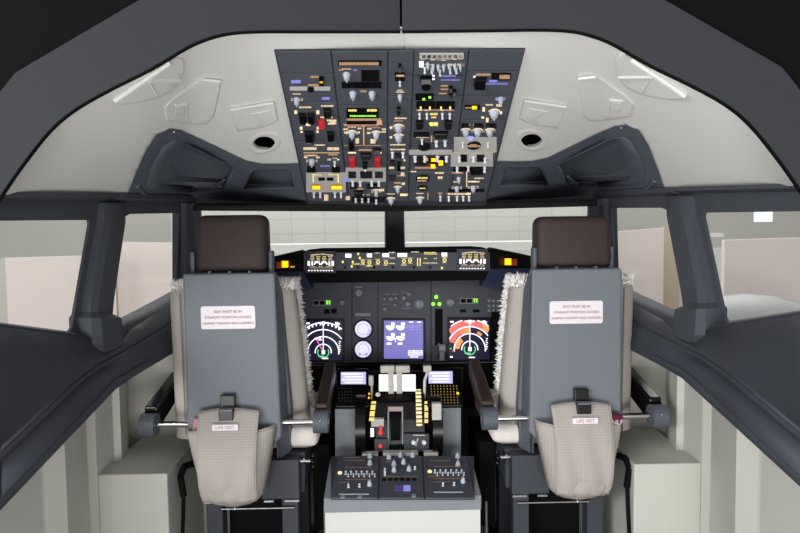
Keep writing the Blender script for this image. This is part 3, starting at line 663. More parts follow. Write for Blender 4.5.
def nd(cx, base, x0, x1, y0, y1, weather):
    s = screen(x0, y0, x1, y1, 'scr', 'navigation_display')
    R = [(9.5, 20, 160), (17, 12, 168), (25, 35, 140), (33, 48, 132)] if not weather else [(9.5, -10, 190), (17.5, 0, 175), (26, 25, 148), (33.5, 40, 130)]
    W = MB()
    def clip(r, a0, a1):
        # keep arc points inside the glass
        k = px_size(IP, cx, base); pts = []
        for i in range(41):
            a = math.radians(a0+(a1-a0)*i/40); X, Y = cx+r*math.cos(a), base-r*math.sin(a)
            if x0+.3 < X < x1-.3 and y0+.5 < Y < y1-.3: pts.append(IP.at(X, Y, .0100))
            else:
                if len(pts) > 1: ribbon(W, IP, pts, 1.05*k)
                pts = []
        if len(pts) > 1: ribbon(W, IP, pts, 1.05*k)
    for r in (8.0, 15.5, 22.5, 29.5): clip(r, -8, 188)
    if not weather:
        for a in range(40, 145, 8):
            A = math.radians(a); X, Y = cx+29.5*math.cos(A), base-29.5*math.sin(A); X2, Y2 = cx+27.5*math.cos(A), base-27.5*math.sin(A)
            if x0 < X < x1 and x0 < X2 < x1: slab(IP, min(X, X2)-.35, Y, max(X, X2)+.35, Y2+.8, .0100, .0108, W)
    slab(IP, cx-.4, y0+2, cx+.4, base-1, .0105, .0112, W)
    slab(IP, cx-5, y0+1.2, cx+5, y0+2.6, .0102, .011, W); slab(IP, cx-1.5, y0+.5, cx+1.5, y0+4, .0102, .011, W)
    slab(IP, x0+1, y0+1.5, x0+4.5, y0+3, .0102, .011, W); slab(IP, x1-7, y0+1, x1-4, y0+4.5, .0102, .011, W); slab(IP, x1-5, y0+2, x1-2.5, y0+3.8, .0102, .011, W)
    for k in range(6): slab(IP, x1-3.5, base-11+k*2, x1-1.6-(k % 2)*.6, base-10+k*2, .0102, .011, W)
    slab(IP, x0+.8, y1-3, x0+3.5, y1-1.6, .0102, .011, W)
    slab(IP, cx-1.6, base-2, cx+1.8, base+2, .0102, .011, W)
    slab(IP, cx-1, y1-2.4, cx+5, y1-1.2, .0102, .011, W)
    W.build('map_symbols', 'wline', s)
    G = MB(); arc(G, IP, cx, base, 5.5, 150, 390, 1.0, .0101); slab(IP, cx-5, base+3.5, cx+1, base+4.6, .0101, .0108, G); slab(IP, x0+.5, base-1, x0+2.5, base, .0101, .011, G); G.build('green_symbols', 'grn', s)
    if weather:
        for r0, r1, a0, a1, m in ((23.5, 29, 60, 142, 'wred'), (23.5, 29, 42, 60, 'wor'), (17, 22, 100, 160, 'wred'), (16.5, 22, 92, 120, 'wor'), (10, 15.5, 130, 178, 'wor'), (17, 19.5, 50, 66, 'wor')):
            b = MB(); A = math.radians
            for i in range(12):
                q0, q1 = A(a0+(a1-a0)*i/12), A(a0+(a1-a0)*(i+1)/12); pts = []
                for r, q in ((r0, q0), (r1, q0), (r1, q1), (r0, q1)): pts.append((min(max(cx+r*math.cos(q), x0+.2), x1-.2), max(base-r*math.sin(q), y0+.5)))
                b.prism([IP.at(x, y, .0096) for x, y in pts], IP.n*.0004)
            b.build('weather_echo', m, s)
        slab(IP, 452, base+1, 454, base+2.6, .0102, .011).build('weather_echo', 'redl', s)
    else:
        b = MB(); ribbon(b, IP, [IP.at(cx-1, base-2, .0103), IP.at(cx-6.5, base-12, .0103), IP.at(cx-8, base-14, .0103)], .004); b.build('route_line', 'mag', s)
        b = MB(); dashes(b, IP, cx-8.5, base-14.5, cx-2, base-12.5, .0104); dashes(b, IP, cx-5, base-13, cx-1, base-11.5, .0104); b.build('map_symbols', 'wline', s)
nd(323.5, 352, 305.5, 342.5, 321, 360, False)
nd(469.5, 349, 449, 489, 319.5, 359, True)
screen(499, 318, 538, 358, 'scr', 'flight_display')
b = MB(); slab(IP, 500, 321, 503, 327, .0097, .011, b); slab(IP, 499.5, 333, 503.5, 343, .0097, .011, b); b.build('map_symbols', 'wline', ip)
screen(262, 322, 300, 361, 'scr', 'flight_display')
s = screen(384, 320.5, 423, 358.5, 'eicas', 'engine_display')
b = MB()
for gy in (325.5, 336):
    for gx in (390.5, 400.5):
        b = MB()
        for k in range(5): arc(b, IP, gx, gy, 1+k*.8, -180, 20 if k < 3 else -20, .9, .0098)
        slab(IP, gx+.5, gy-3, gx+4.3, gy, .0098, .0106, b); b.build('engine_gauge', 'wline', s)
b = MB()
for gx in (389, 400): slab(IP, gx-2.3, 342.5, gx+2.3, 344.6, .0098, .0106, b)
slab(IP, 395, 338, 395.8, 342, .0098, .0106, b); slab(IP, 409, 321.6, 413, 322.6, .0098, .0106, b); slab(IP, 417, 321.6, 421, 322.6, .0098, .0106, b)
for y in (350, 351.9, 353.8): dashes(b, IP, 408, y, 422.6, y+1.5, .0098)
dashes(b, IP, 410, 355.6, 418, 357.4, .0098)
b.build('display_text', 'wline', s)
b = MB()
for y in (325, 326.8, 329): dashes(b, IP, 407, y, 421.5, y+.5, .0098)
b.build('memo_lines', 'cdu', s)
for x, y in ((363.2, 329.2), (363.2, 349.3)):
    item(IP, 'dial', x, y, 20, 20, ip, .001, 'gloss'); d = item(IP, 'dial', x, y, 16.6, 16.6, ip, .003, 'gauge')
    b = MB(); arc(b, IP, x, y, 5.5, 0, 360, .5, .0075, 28)
    for a in range(0, 360, 30):
        A = math.radians(a); X, Y = x+7*math.cos(A), y-7*math.sin(A); slab(IP, X-.3, Y-.3, X+.3, Y+.3, .0072, .008, b)
    if y > 340: slab(IP, x-4.2, y+3.8, x-2.2, y+5.6, .0072, .008, b); slab(IP, x+2.2, y+3.8, x+4.2, y+5.6, .0072, .008, b)
    else: arc(b, IP, x, y, 7, -60, 0, .8, .0075)
    b.build('dial_markings', 'lilac', d)
slab(IP, 355, 313, 371, 316, .001, .004).build('name_strip', 'midgrey', ip)
def three_cells(x, y, lit):
    slab(IP, x, y, x+18.5, y+5.6, .001, .003).build('annunciator_frame', 'midgrey', ip)
    for k in range(3): slab(IP, x+.8+k*6, y+.8, x+5.8+k*6, y+4.8, .003, .004).build('annunciator', 'black', ip)
    b = MB(); slab(IP, x+13.6, y+1.2, x+15, y+4.4, .0041, .005, b); slab(IP, x+16, y+1.2, x+17.2, y+4.4, .0041, .005, b); slab(IP, x+12.8, y+.8, x+17.8, y+1.2, .0041, .005, b); b.build('lit_legend', 'green_e', ip)
three_cells(313, 300, 2); three_cells(460, 298, 2)
for x, y, w in ((342, 302.5, 5), (419.5, 304, 9), (450.5, 302.5, 7.5)): item(IP, 'knob', x, y, w, w, ip, .001, 'midgrey')
item(IP, 'dial', 359, 293, 7, 7, ip, .001, 'midgrey'); item(IP, 'cell', 359, 287, 7, 1.2, ip, .001, 'midgrey')
for x, y in ((327, 311.5), (334, 311)): item(IP, 'cell', x, y, 5.5, 4.5, ip, .001, 'black')
for x, y in ((463, 311), (476, 311)): item(IP, 'cell', x, y, 6, 3, ip, .001, 'black')
slab(IP, 382, 290.5, 399.5, 312, .001, .002).build('control_plate', 'panel', ip); slab(IP, 400.5, 290.5, 413, 312, .001, .002).build('control_plate', 'panel', ip)
for x, y, w in ((385, 299, 3), (391, 299, 4), (396, 298, 3), (385, 309, 4), (404, 298, 4), (408, 304, 5), (395, 305, 3), (409, 294.5, 4)): item(IP, 'knob', x, y, w, w, ip, .002, 'midgrey')
b = MB()
for x0, y, x1 in ((383, 294, 389), (392, 294, 398), (402, 292, 411), (402, 308, 411), (383, 304, 388)): slab(IP, x0, y, x1, y+.5, .0025, .003, b)
for gx in (489, 493.5, 498, 502.5):
    for gy in (301, 306, 310.5): slab(IP, gx-1.3, gy-1.3, gx+1.3, gy+1.3, .001, .003).build('push_switch', 'midgrey', ip)
b.build('grey_legend', 'midgrey', ip)
for x, y in ((436.2, 297), (433.2, 304), (439.4, 304)): item(IP, 'dial', x, y, 3.8, 3.8, ip, .001, 'green_e')
slab(IP, 435, 309, 442.5, 345, .001, .003).build('gear_lever_slot', 'black', ip)
b = MB(); c = IP.at(441.5, 350, .03); b.cyl(IP.at(439, 344, .0), c, .006); b.cyl(c-Vector((.012, 0, -.01)), c+Vector((.012, 0, .01)), .016); slab(IP, 439.5, 344, 444, 360, .003, .02, b); b.build('landing_gear_lever', 'midgrey', ip, smooth=40)
slab(IP, 432.5, 346, 437.5, 359, .001, .012).build('lever_guard', 'sill', ip)
slab(IP, 491, 312, 497.5, 361, .001, .02).build('display_divider', 'black', ip)
# lower apron of the panel
ap = MB(); ap.prism([(-.66, 2.60, .86), (.66, 2.60, .86), (.66, 2.62, .66), (-.66, 2.62, .66)], (0, .02, 0)); ap.build('lower_apron', 'black', ip)

# ------------------------------------------------------------------ glareshield with mode control panel
GP = Plane((0, 2.50, 1.3), (0, -1, .05))
gs = thing('glareshield', (0, 2.5, 1.2), 'black glareshield with a row of backlit autopilot controls under the windscreen', 'glareshield')
b = MB()
outl = [(301, 253), (309, 249.5), (322, 248), (396, 247.2), (470, 246), (482, 247), (490, 250), (492, 266), (484, 280), (396, 282), (312, 283), (303, 270)]
b.prism([GP.at(x, y, 0) for x, y in outl], (0, .28, -.01)); b.build('shroud', 'black', gs)
slab(GP, 304, 252.5, 489.5, 270.5, 0, .006).build('control_face', 'panel', gs)
slab(GP, 305.5, 251, 336, 273, .004, .012).build('efis_panel', 'sill', gs, bevel=.001); slab(GP, 456.5, 249, 487.5, 271, .004, .012).build('efis_panel', 'sill', gs, bevel=.001)
W, O, Y_ = MB(), MB(), MB()
for x0, h in ((306, 0), (457, -2)):
    hh = .0122
    for k_ in range(9): X_ = x0+5+k_*2.5; Y0_ = 253.6+h+abs(k_-4)*.25; dashes(O, GP, X_, Y0_, X_+2.2, Y0_+1.1, hh, 1.2)
    for gx in (5, 11, 17, 23):
        for gy in (256.2, 257.8, 259.4): dashes(Y_ if gx in (11, 17) else O, GP, x0+gx-.6+random.random(), gy+h, x0+gx+3.6, gy+h+.9, hh, .9)
    for gx, w_ in ((3.2, 2.2), (6.6, 1.2), (23.6, 1.2), (27, 2.2)): slab(GP, x0+gx-w_/2, 261+h, x0+gx+w_/2, 265.6+h, hh, hh+.001, W)
    for gx in (11.5, 18.5): arc(W, GP, x0+gx, 265+h, 2.9, 10, 170, 1.3, hh, 8); dashes(W, GP, x0+gx-2.4, 261+h, x0+gx+2.4, 262+h, hh, .9)
    for gy in (262.6, 264.4, 266.2, 267.6): dashes(O, GP, x0+4, gy+h, x0+27, gy+h+.6, hh, .8)
    for k_ in range(9): slab(GP, x0+2.5+k_*2.9, 269.9+h, x0+4.1+k_*2.9, 271+h, hh, hh+.001, W)
    for gx in (11.5, 18.5): item(GP, 'knob', x0+gx, 265+h, 3.6, 3.6, gs, .012, 'sill')
for x0, x1 in ((345.5, 351.5), (367, 372), (382.5, 389), (397.5, 407), (441.5, 447)): slab(GP, x0, 253.8-(x0-345)*.012, x1, 257.6-(x0-345)*.012, .0065, .0075, W)
for x, y in ((342, 262), (352, 262), (351, 266.5), (357.5, 254), (359, 258), (441, 268)): slab(GP, x, y-1.2, x+1.7, y+1, .0065, .0075, Y_)
for x, y in ((363, 262), (369.5, 262.5), (378, 262), (386, 262.5), (404, 261), (410, 260.5), (444.5, 260)):
    arc(Y_, GP, x, y, 1.7, 0, 360, .6, .0066, 8); dashes(Y_, GP, x-2.2, y+2.2, x+2.2, y+3, .0066, .8); dashes(O, GP, x-2.5, y-3, x+2.5, y-2.2, .0066, .8); item(GP, 'knob', x, y, 2.2, 2.2, gs, .006, 'cream')
for x0, y0, x1 in ((375, 253, 380), (389, 252.5, 395), (389, 258, 395), (389, 263.5, 395), (411, 252, 419), (424, 254, 437), (424, 258.5, 427), (434, 258.5, 437), (423, 263, 437), (352, 264, 360), (366, 266, 373), (401, 265, 407), (424, 252.5, 436)): dashes(O if x0 % 2 else Y_, GP, x0, y0-.5, x1, y0+.5, .0066)
for x in (417.5, 420): slab(GP, x-.4, 258, x+.4, 266, .0065, .0075, Y_)
W.build('lit_readout', 'wline', gs); O.build('backlit_legend', 'warm', gs); Y_.build('backlit_legend', 'yel', gs)
for x in (345, 358, 374, 393, 414, 430): item(GP, 'cell', x, 267.3, 2.2, 2.2, gs, .006, 'black')
for side in (-1, 1):
    k = lambda b: b.mirror(True) if side > 0 else b
    GW = Plane((-.36, 2.50, 1.3), (-.03, -1, .05))
    b = MB(); q = [GW.at(258, 260), GW.at(303, 249.5), GW.at(304, 271), GW.at(258, 272)]; b.prism(q, (0, .10, -.01)); k(b); b.build('warning_light_housing', 'gloss', gs)
    b = MB(); b.prism([GW.at(258, 271.5, -.0), GW.at(303, 271.5, 0), GW.at(309, 281, -.02), GW.at(311, 289, -.02), GW.at(302, 292, -.02), GW.at(258, 281, -.02)], (0, .08, 0)); k(b); b.build('side_shade', 'navy', gs)
for x0, x1, y0, m in ((282, 288, 261, 'amber'), (276.5, 281, 262, 'dimred'), (290.5, 294.5, 266, 'orange'), (505, 511, 258.5, 'amber'), (511.5, 517, 259, 'dimred')):
    GW = Plane((-.36, 2.485, 1.3), (-.03, -1, .05)); b = slab(GW, x0, y0, x1, y0+(6.5 if m != 'orange' else 1.6), -.005, .004)
    b.build('warning_light', m, gs)

# ------------------------------------------------------------------ centre pedestal
pd = thing('centre_pedestal', (0, 2.1, DZ), 'grey centre pedestal between the seats with radio panels and thrust levers', 'pedestal')
X = .236; YF = 1.90; ZT = .596
b = MB(); b.box((-X+.003, YF+.004, DZ), (X-.003, 2.13, .552)); b.build('white_base', 'white', pd)
b = MB(); zb = .645
b.prism([(-X, YF, .552), (-X, YF, ZT), (-X, 2.135, ZT+(zb-ZT)*.783), (-X, 2.135, .552)], (2*X, 0, 0)); b.build('aft_housing', 'midgrey', pd, bevel=.003)
RP = Plane((0, YF, ZT), (0, -(zb-ZT), .3))
slab(RP, 331, 457, 474, 500, 0, .003).build('radio_deck', 'sill', pd)
for x0, x1, xa, xb in ((330.5, 378, 338, 379), (379.5, 424, 380.5, 422), (425.5, 475, 423.5, 467)):
    b = MB(); b.frustum([RP.at(x0, 500, .002), RP.at(x1, 500, .002), RP.at(xb, 457, .002), RP.at(xa, 457, .002)], [RP.at(x0+.5, 499.5, .006), RP.at(x1-.5, 499.5, .006), RP.at(xb-.5, 457.5, .006), RP.at(xa+.5, 457.5, .006)])
    rp = b.build('radio_panel', 'panel', pd)
    inx = lambda x: x0-1 <= x <= x1+1
    for x, y in ((370, 459), (370, 466), (369.6, 487), (389, 460), (400.5, 458), (412.6, 458), (394, 473), (409, 472), (403.6, 465), (457.6, 459), (458, 467), (463, 484), (394, 467)):
        if inx(x): item(RP, 'knob', x, y, 4.6, 4.6, rp, .006)
    for k_ in range(6):
        for s0, y in ((346, 476), (435, 474.6)):
            x = s0+k_*5.3
            if inx(x): item(RP, 'toggle', x, y, 2.2, 4, rp, .006, 'knob'); item(RP, 'toggle', x+2.4, y+2.5, 1.4, 3, rp, .006, 'toggle')
    for x, y in ((348.6, 489), (359.6, 488.6), (443, 487.6), (454, 487), (385, 473), (385, 477), (415, 471)):
        if inx(x): item(RP, 'toggle', x, y, 2.2, 5, rp, .006)
    for x, y in ((340, 475), (429.8, 473.6)):
        if inx(x): item(RP, 'dial', x, y, 4.4, 4.4, rp, .006, 'warm')
    bb = MB(); oo = MB(); n1 = n2 = 0
    for xa_, xb_, y in ((339, 369, 495.6), (434, 463, 493.6)):
        if inx((xa_+xb_)/2): slab(RP, xa_, y, xb_, y+1, .006, .007, bb); n1 = 1
    for xa_, xb_, y in ((345, 372, 469), (345, 372, 481), (339, 350, 484), (345, 365, 462), (384, 400, 478), (404, 418, 478), (434, 460, 468), (434, 460, 480), (430, 450, 462), (433, 450, 483.6), (386, 395, 463), (428, 440, 478), (344, 360, 459)):
        if inx((xa_+xb_)/2): dashes(oo, RP, xa_, y, xb_, y+.8, .0065); n2 = 1
    if n1: bb.build('label_strip', 'knob', rp)
    else: bb.bm.free()
    if n2: oo.build('lettering', emis('dim_legend', 'b08a70', .35), rp)
    if x0 == 379.5:
        slab(RP, 394, 487.5, 403, 493, .006, .008).build('readout', emis('dim_violet', '5a4a90', .5), rp); slab(RP, 403.5, 487.5, 410.5, 493, .006, .008).build('readout', 'lilac', rp)
        for gx in range(384, 418, 6): item(RP, 'cell', gx, 481.5, 3.5, 2.2, rp, .006, 'black')
    for x, y in ((414, 498), (343, 499), (360, 499)):
        if inx(x): item(RP, 'dial', x, y, 5, 5, rp, .006, 'midgrey')
for x0, x1, y in ((362, 378, 454), (383, 418, 453), (424, 438, 453)):
    b = MB(); b.prism([P(x0, y, 2.142), P(x1, y, 2.142), P(x1, y+4, 2.142), P(x0, y+4, 2.142)], (0, .03, 0)); b.build('light_lip', 'plate', pd)
# throttle quadrant body: stepped, sloping up to the displays
ZQ = lambda py, Y: 1.4-(py-228)/650*Y
for x0, x1, ya, yb in ((335, 355.5, 409, 461), (442, 461, 407.5, 459)):
    b = MB(); b.prism([P(x0, ya, 2.22), P(x1, ya, 2.22), P(x1, yb+8, 2.22), P(x0, yb+8, 2.22)], (0, .1, 0)); o = b.build('side_cheek', 'midgrey', pd, bevel=.002)
    bb = MB()
    for y in (ya+5, ya+30, ya+42): bb.ball(P((x0+x1)/2-8, y, 2.218), .0025)
    bb.build('screw', 'chrome', o)
Q0, Q1 = P(400, 410, 2.21), P(400, 371, 2.42)
QP = Plane(Q0, (0, -(Q1.z-Q0.z), (Q1.y-Q0.y)))
b = MB(); zq0, zq1 = Q0.z, Q1.z
b.prism([(-X+.02, 2.232, .62), (-X+.02, 2.232, zq0-.004), (-X+.02, Q1.y, zq1-.004), (-X+.02, 2.58, zq1-.03), (-X+.02, 2.58, .3), (-X+.02, 2.3, .3)], (2*X-.04, 0, 0)); b.build('quadrant_body', 'black', pd)
for x0, x1, xs0, xs1, dy in ((335.5, 369, 341, 366, 0), (427, 462.5, 428.5, 452.5, -.8)):
    b = MB(); b.prism([QP.at(x0, 409+dy, 0), QP.at(x1, 409+dy, 0), QP.at(x1, 371+dy, 0), QP.at(x0+1, 371+dy, 0)], QP.n*.012); cd = b.build('display_unit', 'gloss', pd, bevel=.003)
    s = slab(QP, xs0, 375+dy, xs1, 387+dy, .0125, .0135).build('display', 'cdu', cd)
    b = MB()
    for k_, y in enumerate((376.5, 379.3, 382.2, 385)): dashes(b, QP, xs0+1+(k_ % 2)*3, y+dy, xs1-3, y+dy+1.1, .0138, 3)
    b.build('screen_text', 'wline', s)
    if x0 > 400:
        bb, gg = MB(), MB()
        for r in range(7):
            for c_ in range(9):
                x, y = 431+c_*3.2+r*.15, 389+r*2.8
                slab(QP, x-.5, y-.45, x+.5, y+.45, .0125, .0135, gg if (r*c_) % 3 == 1 else bb)
        bb.build('keypad', emis('key_amber', 'c8923c', .6), cd); gg.build('keypad', emis('key_green', '74a040', .6), cd)
        item(QP, 'dial', 457.6, 396.5, 2.4, 3.6, cd, .0125, 'amber')
    else:
        bb = MB()
        for r in range(5):
            for c_ in range(5): slab(QP, 338.5+c_*3, 391+r*3.1, 340+c_*3, 392+r*3.1, .0125, .0133, bb)
        bb.build('keypad', 'sill', cd)
        for x, y in ((369.4, 397), (369, 401)): item(QP, 'dial', x, y, 1.6, 2, cd, .0125, 'amber')
# trim wheels
for px in (361, 436.5):
    c = P(px, 432, 2.21); b = MB(); b.cyl((c.x-.017, c.y+.03, c.z+.015), (c.x+.017, c.y+.03, c.z+.015), .105, .105, 48); o = b.build('trim_wheel', 'gloss', pd, smooth=40, bevel=.004)
    if px > 400:
        b = MB(); c2 = P(437.2, 413, 2.108); b.box((c2.x-.0155, 2.12, c2.z-.028), (c2.x+.0155, 2.145, c2.z+.028), .002); b.build('wheel_marker', 'plate', o)
# quadrant dome and slots (a curved black hump in the middle)
b = MB(); cx = (P(374, 430, 2.2).x+P(426, 430, 2.2).x)/2
yc, zc = 2.33, .60; prof = [(2.20, .30), (2.19, .66), (2.205, .74), (2.235, .795), (2.27, .815), (2.32, .80), (2.36, .74), (2.36, .3)]
b.prism([(-.088, y, z) for y, z in prof], (.176, 0, 0)); q = b.build('lever_quadrant', 'gloss', pd, bevel=.004)
def onq(x0, y0, x1, y1, Y, d, nm, m, par=q, bev=0): b = MB(); b.prism([P(x0, y0, Y), P(x1, y0, Y), P(x1, y1, Y), P(x0, y1, Y)], (0, d, 0)); return b.build(nm, m, par, bevel=bev)
onq(388, 407, 403, 411.3, 2.185, .01, 'slot_frame', mat('slot_beige', 'a8958d', .6)); onq(387.6, 411, 389, 444, 2.18, .006, 'slot_edge', 'midgrey'); onq(401.8, 411, 403.2, 444, 2.18, .006, 'slot_edge', 'midgrey')
b = MB(); c = P(395.5, 428, 2.18); b.cyl((c.x-.016, c.y+.04, c.z), (c.x+.016, c.y+.04, c.z), .055, .055, 32); b.build('lever_drum', 'black', q, smooth=40)
onq(371, 419, 384, 427, 2.178, .02, 'stop_block', 'plate', bev=.002)
onq(374.5, 439, 389, 452, 2.18, .008, 'switch_plate', 'sill'); onq(404, 434, 429, 452, 2.18, .008, 'switch_plate', 'sill')
onq(370.5, 428, 374, 437, 2.182, .01, 'small_lever', 'chrome')
def led(x, y, r, m, nm='indicator_light'): c = P(x, y, 2.172); b = MB(); b.ball(c, r); b.build(nm, m, q)
led(380.5, 432.8, .007, 'redl'); led(380.5, 446, .006, 'redl')
for x in (413.5, 424): c = P(x, 442, 2.176); b = MB(); b.cyl(c, c+Vector((0, -.01, 0)), .0085, .007); b.build('push_button', 'toggle', q, smooth=40)
b = MB(); b.prism([P(417, 438.6, 2.178), P(418.5, 438.6, 2.178), P(416.5, 446, 2.178), P(415, 446, 2.178)], (0, .002, 0)); b.prism([P(413, 434.8, 2.178), P(425, 434.8, 2.178), P(425, 435.8, 2.178), P(413, 435.8, 2.178)], (0, .002, 0)); b.build('legend', 'plate', q)
onq(399, 446, 401, 457, 2.172, .006, 'small_lever', 'black'); onq(379, 426, 382.5, 431, 2.174, .006, 'light_shade', 'red')
# lit scales along the levers
def strip(x0, y0, Y0, x1, y1, Y1, w, nm, m, ticks):
    b = MB(); A, B = P(x0, y0, Y0), P(x1, y1, Y1); W_ = Vector((w, 0, 0)); b.frustum([A, A+W_, B+W_, B], [p+Vector((0, -.006, .004)) for p in (A, A+W_, B+W_, B)]); o = b.build(nm, m, q)
    b = MB()
    for i in range(ticks):
        t = (i+.5)/ticks; c = A.lerp(B, t)+Vector((0, -.0065, .0045)); b.box((c.x, c.y-.001, c.z-.002), (c.x+w, c.y+.001, c.z+.002))
    if ticks: b.build('tick_marks', 'black', o)
    else: b.bm.free()
strip(371.5, 402, 2.24, 369, 421, 2.175, .016, 'lit_scale', emis('scale_yellow', 'ffe27a', 1.0), 3)
strip(415.5, 390, 2.28, 416.5, 426, 2.165, .019, 'lit_scale', emis('scale_cream', 'ffe9b0', 1.0), 9)
strip(424.5, 402, 2.24, 424.5, 423, 2.17, .012, 'lit_scale', emis('scale_cream2', 'ffe08a', .9), 3)
# lower display seen behind the levers
ld = slab(QP, 376, 374, 418, 395, 0, .010).build('lower_display_unit', 'gloss', pd)
slab(QP, 379, 377, 415.5, 393.5, .0102, .0115).build('display', 'wscr', ld)
# thrust levers, flap lever, speed brake lever
for x0, x1, s0, s1 in ((380.3, 394.7, 388, 394), (395.5, 410, 396.4, 402.4)):
    lv = bpy.data.objects.new('thrust_lever', None)
    b = MB(); Yh = 2.27
    A, B = P(x0, 366, Yh), P(x1, 373, Yh); b.box((A.x, Yh, B.z), (B.x, Yh+.022, A.z), .004)
    A, B = P(s0, 372, Yh), P(s1, 402, Yh); b.box((A.x, Yh+.004, B.z-.02), (B.x, Yh+.018, A.z), .001)
    b.build('thrust_lever', 'cream', q, smooth=30)
b = MB(); A, B = P(423.5, 366, 2.3), P(431.5, 372, 2.3); b.box((A.x, 2.3, B.z), (B.x, 2.325, A.z), .003); fl = b.build('flap_lever', 'cream', q)
b = MB(); b.tube([P(428, 371, 2.31), P(427, 374, 2.3), P(424.8, 380, 2.29), P(424.3, 402, 2.28)], .0055, 10); b.build('lever_stem', 'white', fl, smooth=40)
b = MB(); A, B = P(368.5, 376, 2.3), P(373.5, 386, 2.3); b.box((A.x, 2.3, B.z), (B.x, 2.32, A.z), .004); b.tube([P(372, 385, 2.31), P(371.5, 402, 2.28)], .004, 8); b.build('speedbrake_lever', 'cream', q, smooth=30)
b = MB(); b.ball(P(378, 394.5, 2.24), .008, (1.2, 1, 1)); b.build('lever_knob', 'white', q, smooth=60)
onq(391.5, 396, 401.5, 402, 2.26, .02, 'lever_base', 'black', q)

# ------------------------------------------------------------------ pilot seats
def make_seat(s, xc, w, hr=(-.112, .112, 1.446)):
    """s = -1 for the left seat; a runs outboard"""
    t = thing('pilot_seat', (xc, 2.1, DZ), f'{w} pilot seat seen from behind, grey shell, sheepskin cushion and cloth back pouch', 'seat', 'pilot seats')
    G = lambda a, y, z: Vector((xc+s*a, y, z))
    def bx(b, a0, y0, z0, a1, y1, z1, bev=0, seg=2, jig=None):
        x0, x1 = sorted((xc+s*a0, xc+s*a1)); return b.box((x0, y0, z0), (x1, y1, z1), bev, seg, jig)
    # shell
    b = MB(); b.prism([G(-.137, 1.95, 1.270), G(.137, 1.95, 1.270), G(.138, 1.95, .77), G(.10, 1.95, .742), G(-.12, 1.95, .742), G(-.146, 1.95, .77)], (0, .045, 0))
    b.build('back_shell', 'seatgrey', t, bevel=.007)
    b = MB()
    b.prism([G(-.140, 1.965, 1.22), G(-.138, 1.965, 1.255), G(-.143, 2.01, 1.2), G(-.166, 2.02, .84), G(-.16, 2.02, .70), G(-.14, 1.965, .70)], (s*-.004, .02, 0))
    b.prism([G(-.13, 1.96, 1.26), G(-.142, 2.03, 1.2), G(-.166, 2.03, .84), G(-.158, 2.03, .70), G(-.13, 1.96, .70)], (0, .03, 0))
    b.prism([G(.13, 1.96, 1.26), G(.142, 2.03, 1.2), G(.148, 2.03, .84), G(.146, 2.03, .70), G(.13, 1.96, .70)], (0, .03, 0))
    b.build('shell_flange', 'seatdark', t)
    b = MB()
    for a in (-.06, 0, .06): bx(b, a-.004, 1.96, 1.268, a+.004, 1.975, 1.277, .001)
    b.build('top_bolt', 'seatdark', t)
    # headrest with sculpted body
    def hj(v):
        k = (v[2]-1.27)/.175; cx = xc; return (cx+(v[0]-cx)*(1-.05*k), v[1]+.012*k, v[2])
    b = MB(); bx(b, hr[0], 1.975, 1.272, hr[1], 2.07, hr[2], .026, 5, hj); b.build('headrest', 'leather', t, smooth=60)
    for a in (-.119, .119): b = MB(); bx(b, a-.006, 1.99, 1.25, a+.006, 2.03, 1.335, .004); b.build('headrest_bracket', 'seatdark', t)
    # back cushion: tapering pad with side wings, woven cloth, fleece edge
    def prof(v, sg=1):   # v 0 top .. 1 bottom, half width on the outboard (+) or inboard side
        return .216 if sg > 0 else .176+.045*max(v, 0)**.8
    b = MB(); zt, zb_ = 1.235, .735
    def ring_at(v, k=1):
        z = zt+(zb_-zt)*v; pts = []
        sh = 1 if v > .06 else .8+.2*math.sin(v/.06*math.pi/2)
        for i in range(24):
            a = 2*math.pi*i/24; ca, sa = math.cos(a), math.sin(a)
            e = lambda c_, p: math.copysign(abs(c_)**p, c_)
            pts.append(G(e(ca, .45)*prof(v, ca)*sh, 2.085+e(sa, .6)*.06*sh+.02*v, z+(.0 if v else 0)))
        return pts
    R = [[b.bm.verts.new(p) for p in ring_at(v)] for v in [0, .015, .04, .08, .2, .35, .5, .65, .8, .92, 1]]
    for r0, r1 in zip(R, R[1:]):
        for i in range(24): b.bm.faces.new((r0[i], r0[(i+1) % 24], r1[(i+1) % 24], r1[i]))
    b.bm.faces.new(R[0][::-1]); b.bm.faces.new(R[-1])
    cu = b.build('back_cushion', 'fabric', t, smooth=60)
    # piping seam down each wing
    for sg in (-1, 1): b = MB(); b.tube([G(sg*(prof(v, sg)-.045), 2.024+.02*v, zt-.03+(zb_-zt)*v) for v in [i/10 for i in range(10)]], .002, 6); b.build('piping', 'piping', cu)
    # fleece: many small tufts along top and front edges, one shaggy mass
    b = MB()
    for i in range(3600):
        u = random.random(); sg = random.choice((-1, 1))
        if u < .45: v = random.uniform(-.005, .05); a = sg*random.uniform(.1, prof(0, sg)+(.006 if sg < 0 else -.012)); y = random.uniform(2.03, 2.16)
        else: v = random.uniform(0, .97); a = sg*(prof(v, sg)+random.uniform(-.01, .002)-(.012 if sg > 0 and v > .1 else 0)); y = random.uniform(2.10, 2.165)+.02*v
        p = G(a, y, zt+(zb_-zt)*v); d = Vector((s*sg*random.uniform(0, .9)*(1 if u > .45 else .5)+random.uniform(-.3, .3), random.uniform(-.4, .3), random.uniform(.1, 1) if u < .45 else random.uniform(-.5, .4))).normalized()
        L = random.uniform(.008, .018); r = random.uniform(.002, .004); o_ = d.orthogonal().normalized(); o2 = d.cross(o_)
        vs = [b.bm.verts.new(p+(o_*math.cos(k*2.094)+o2*math.sin(k*2.094))*r) for k in range(3)]; tp = b.bm.verts.new(p+d*L)
        for k in range(3): b.bm.faces.new((vs[k], vs[(k+1) % 3], tp))
    fo = b.build('fleece_trim', 'fleecew', cu, weld=False)
    fo['kind'] = 'stuff'
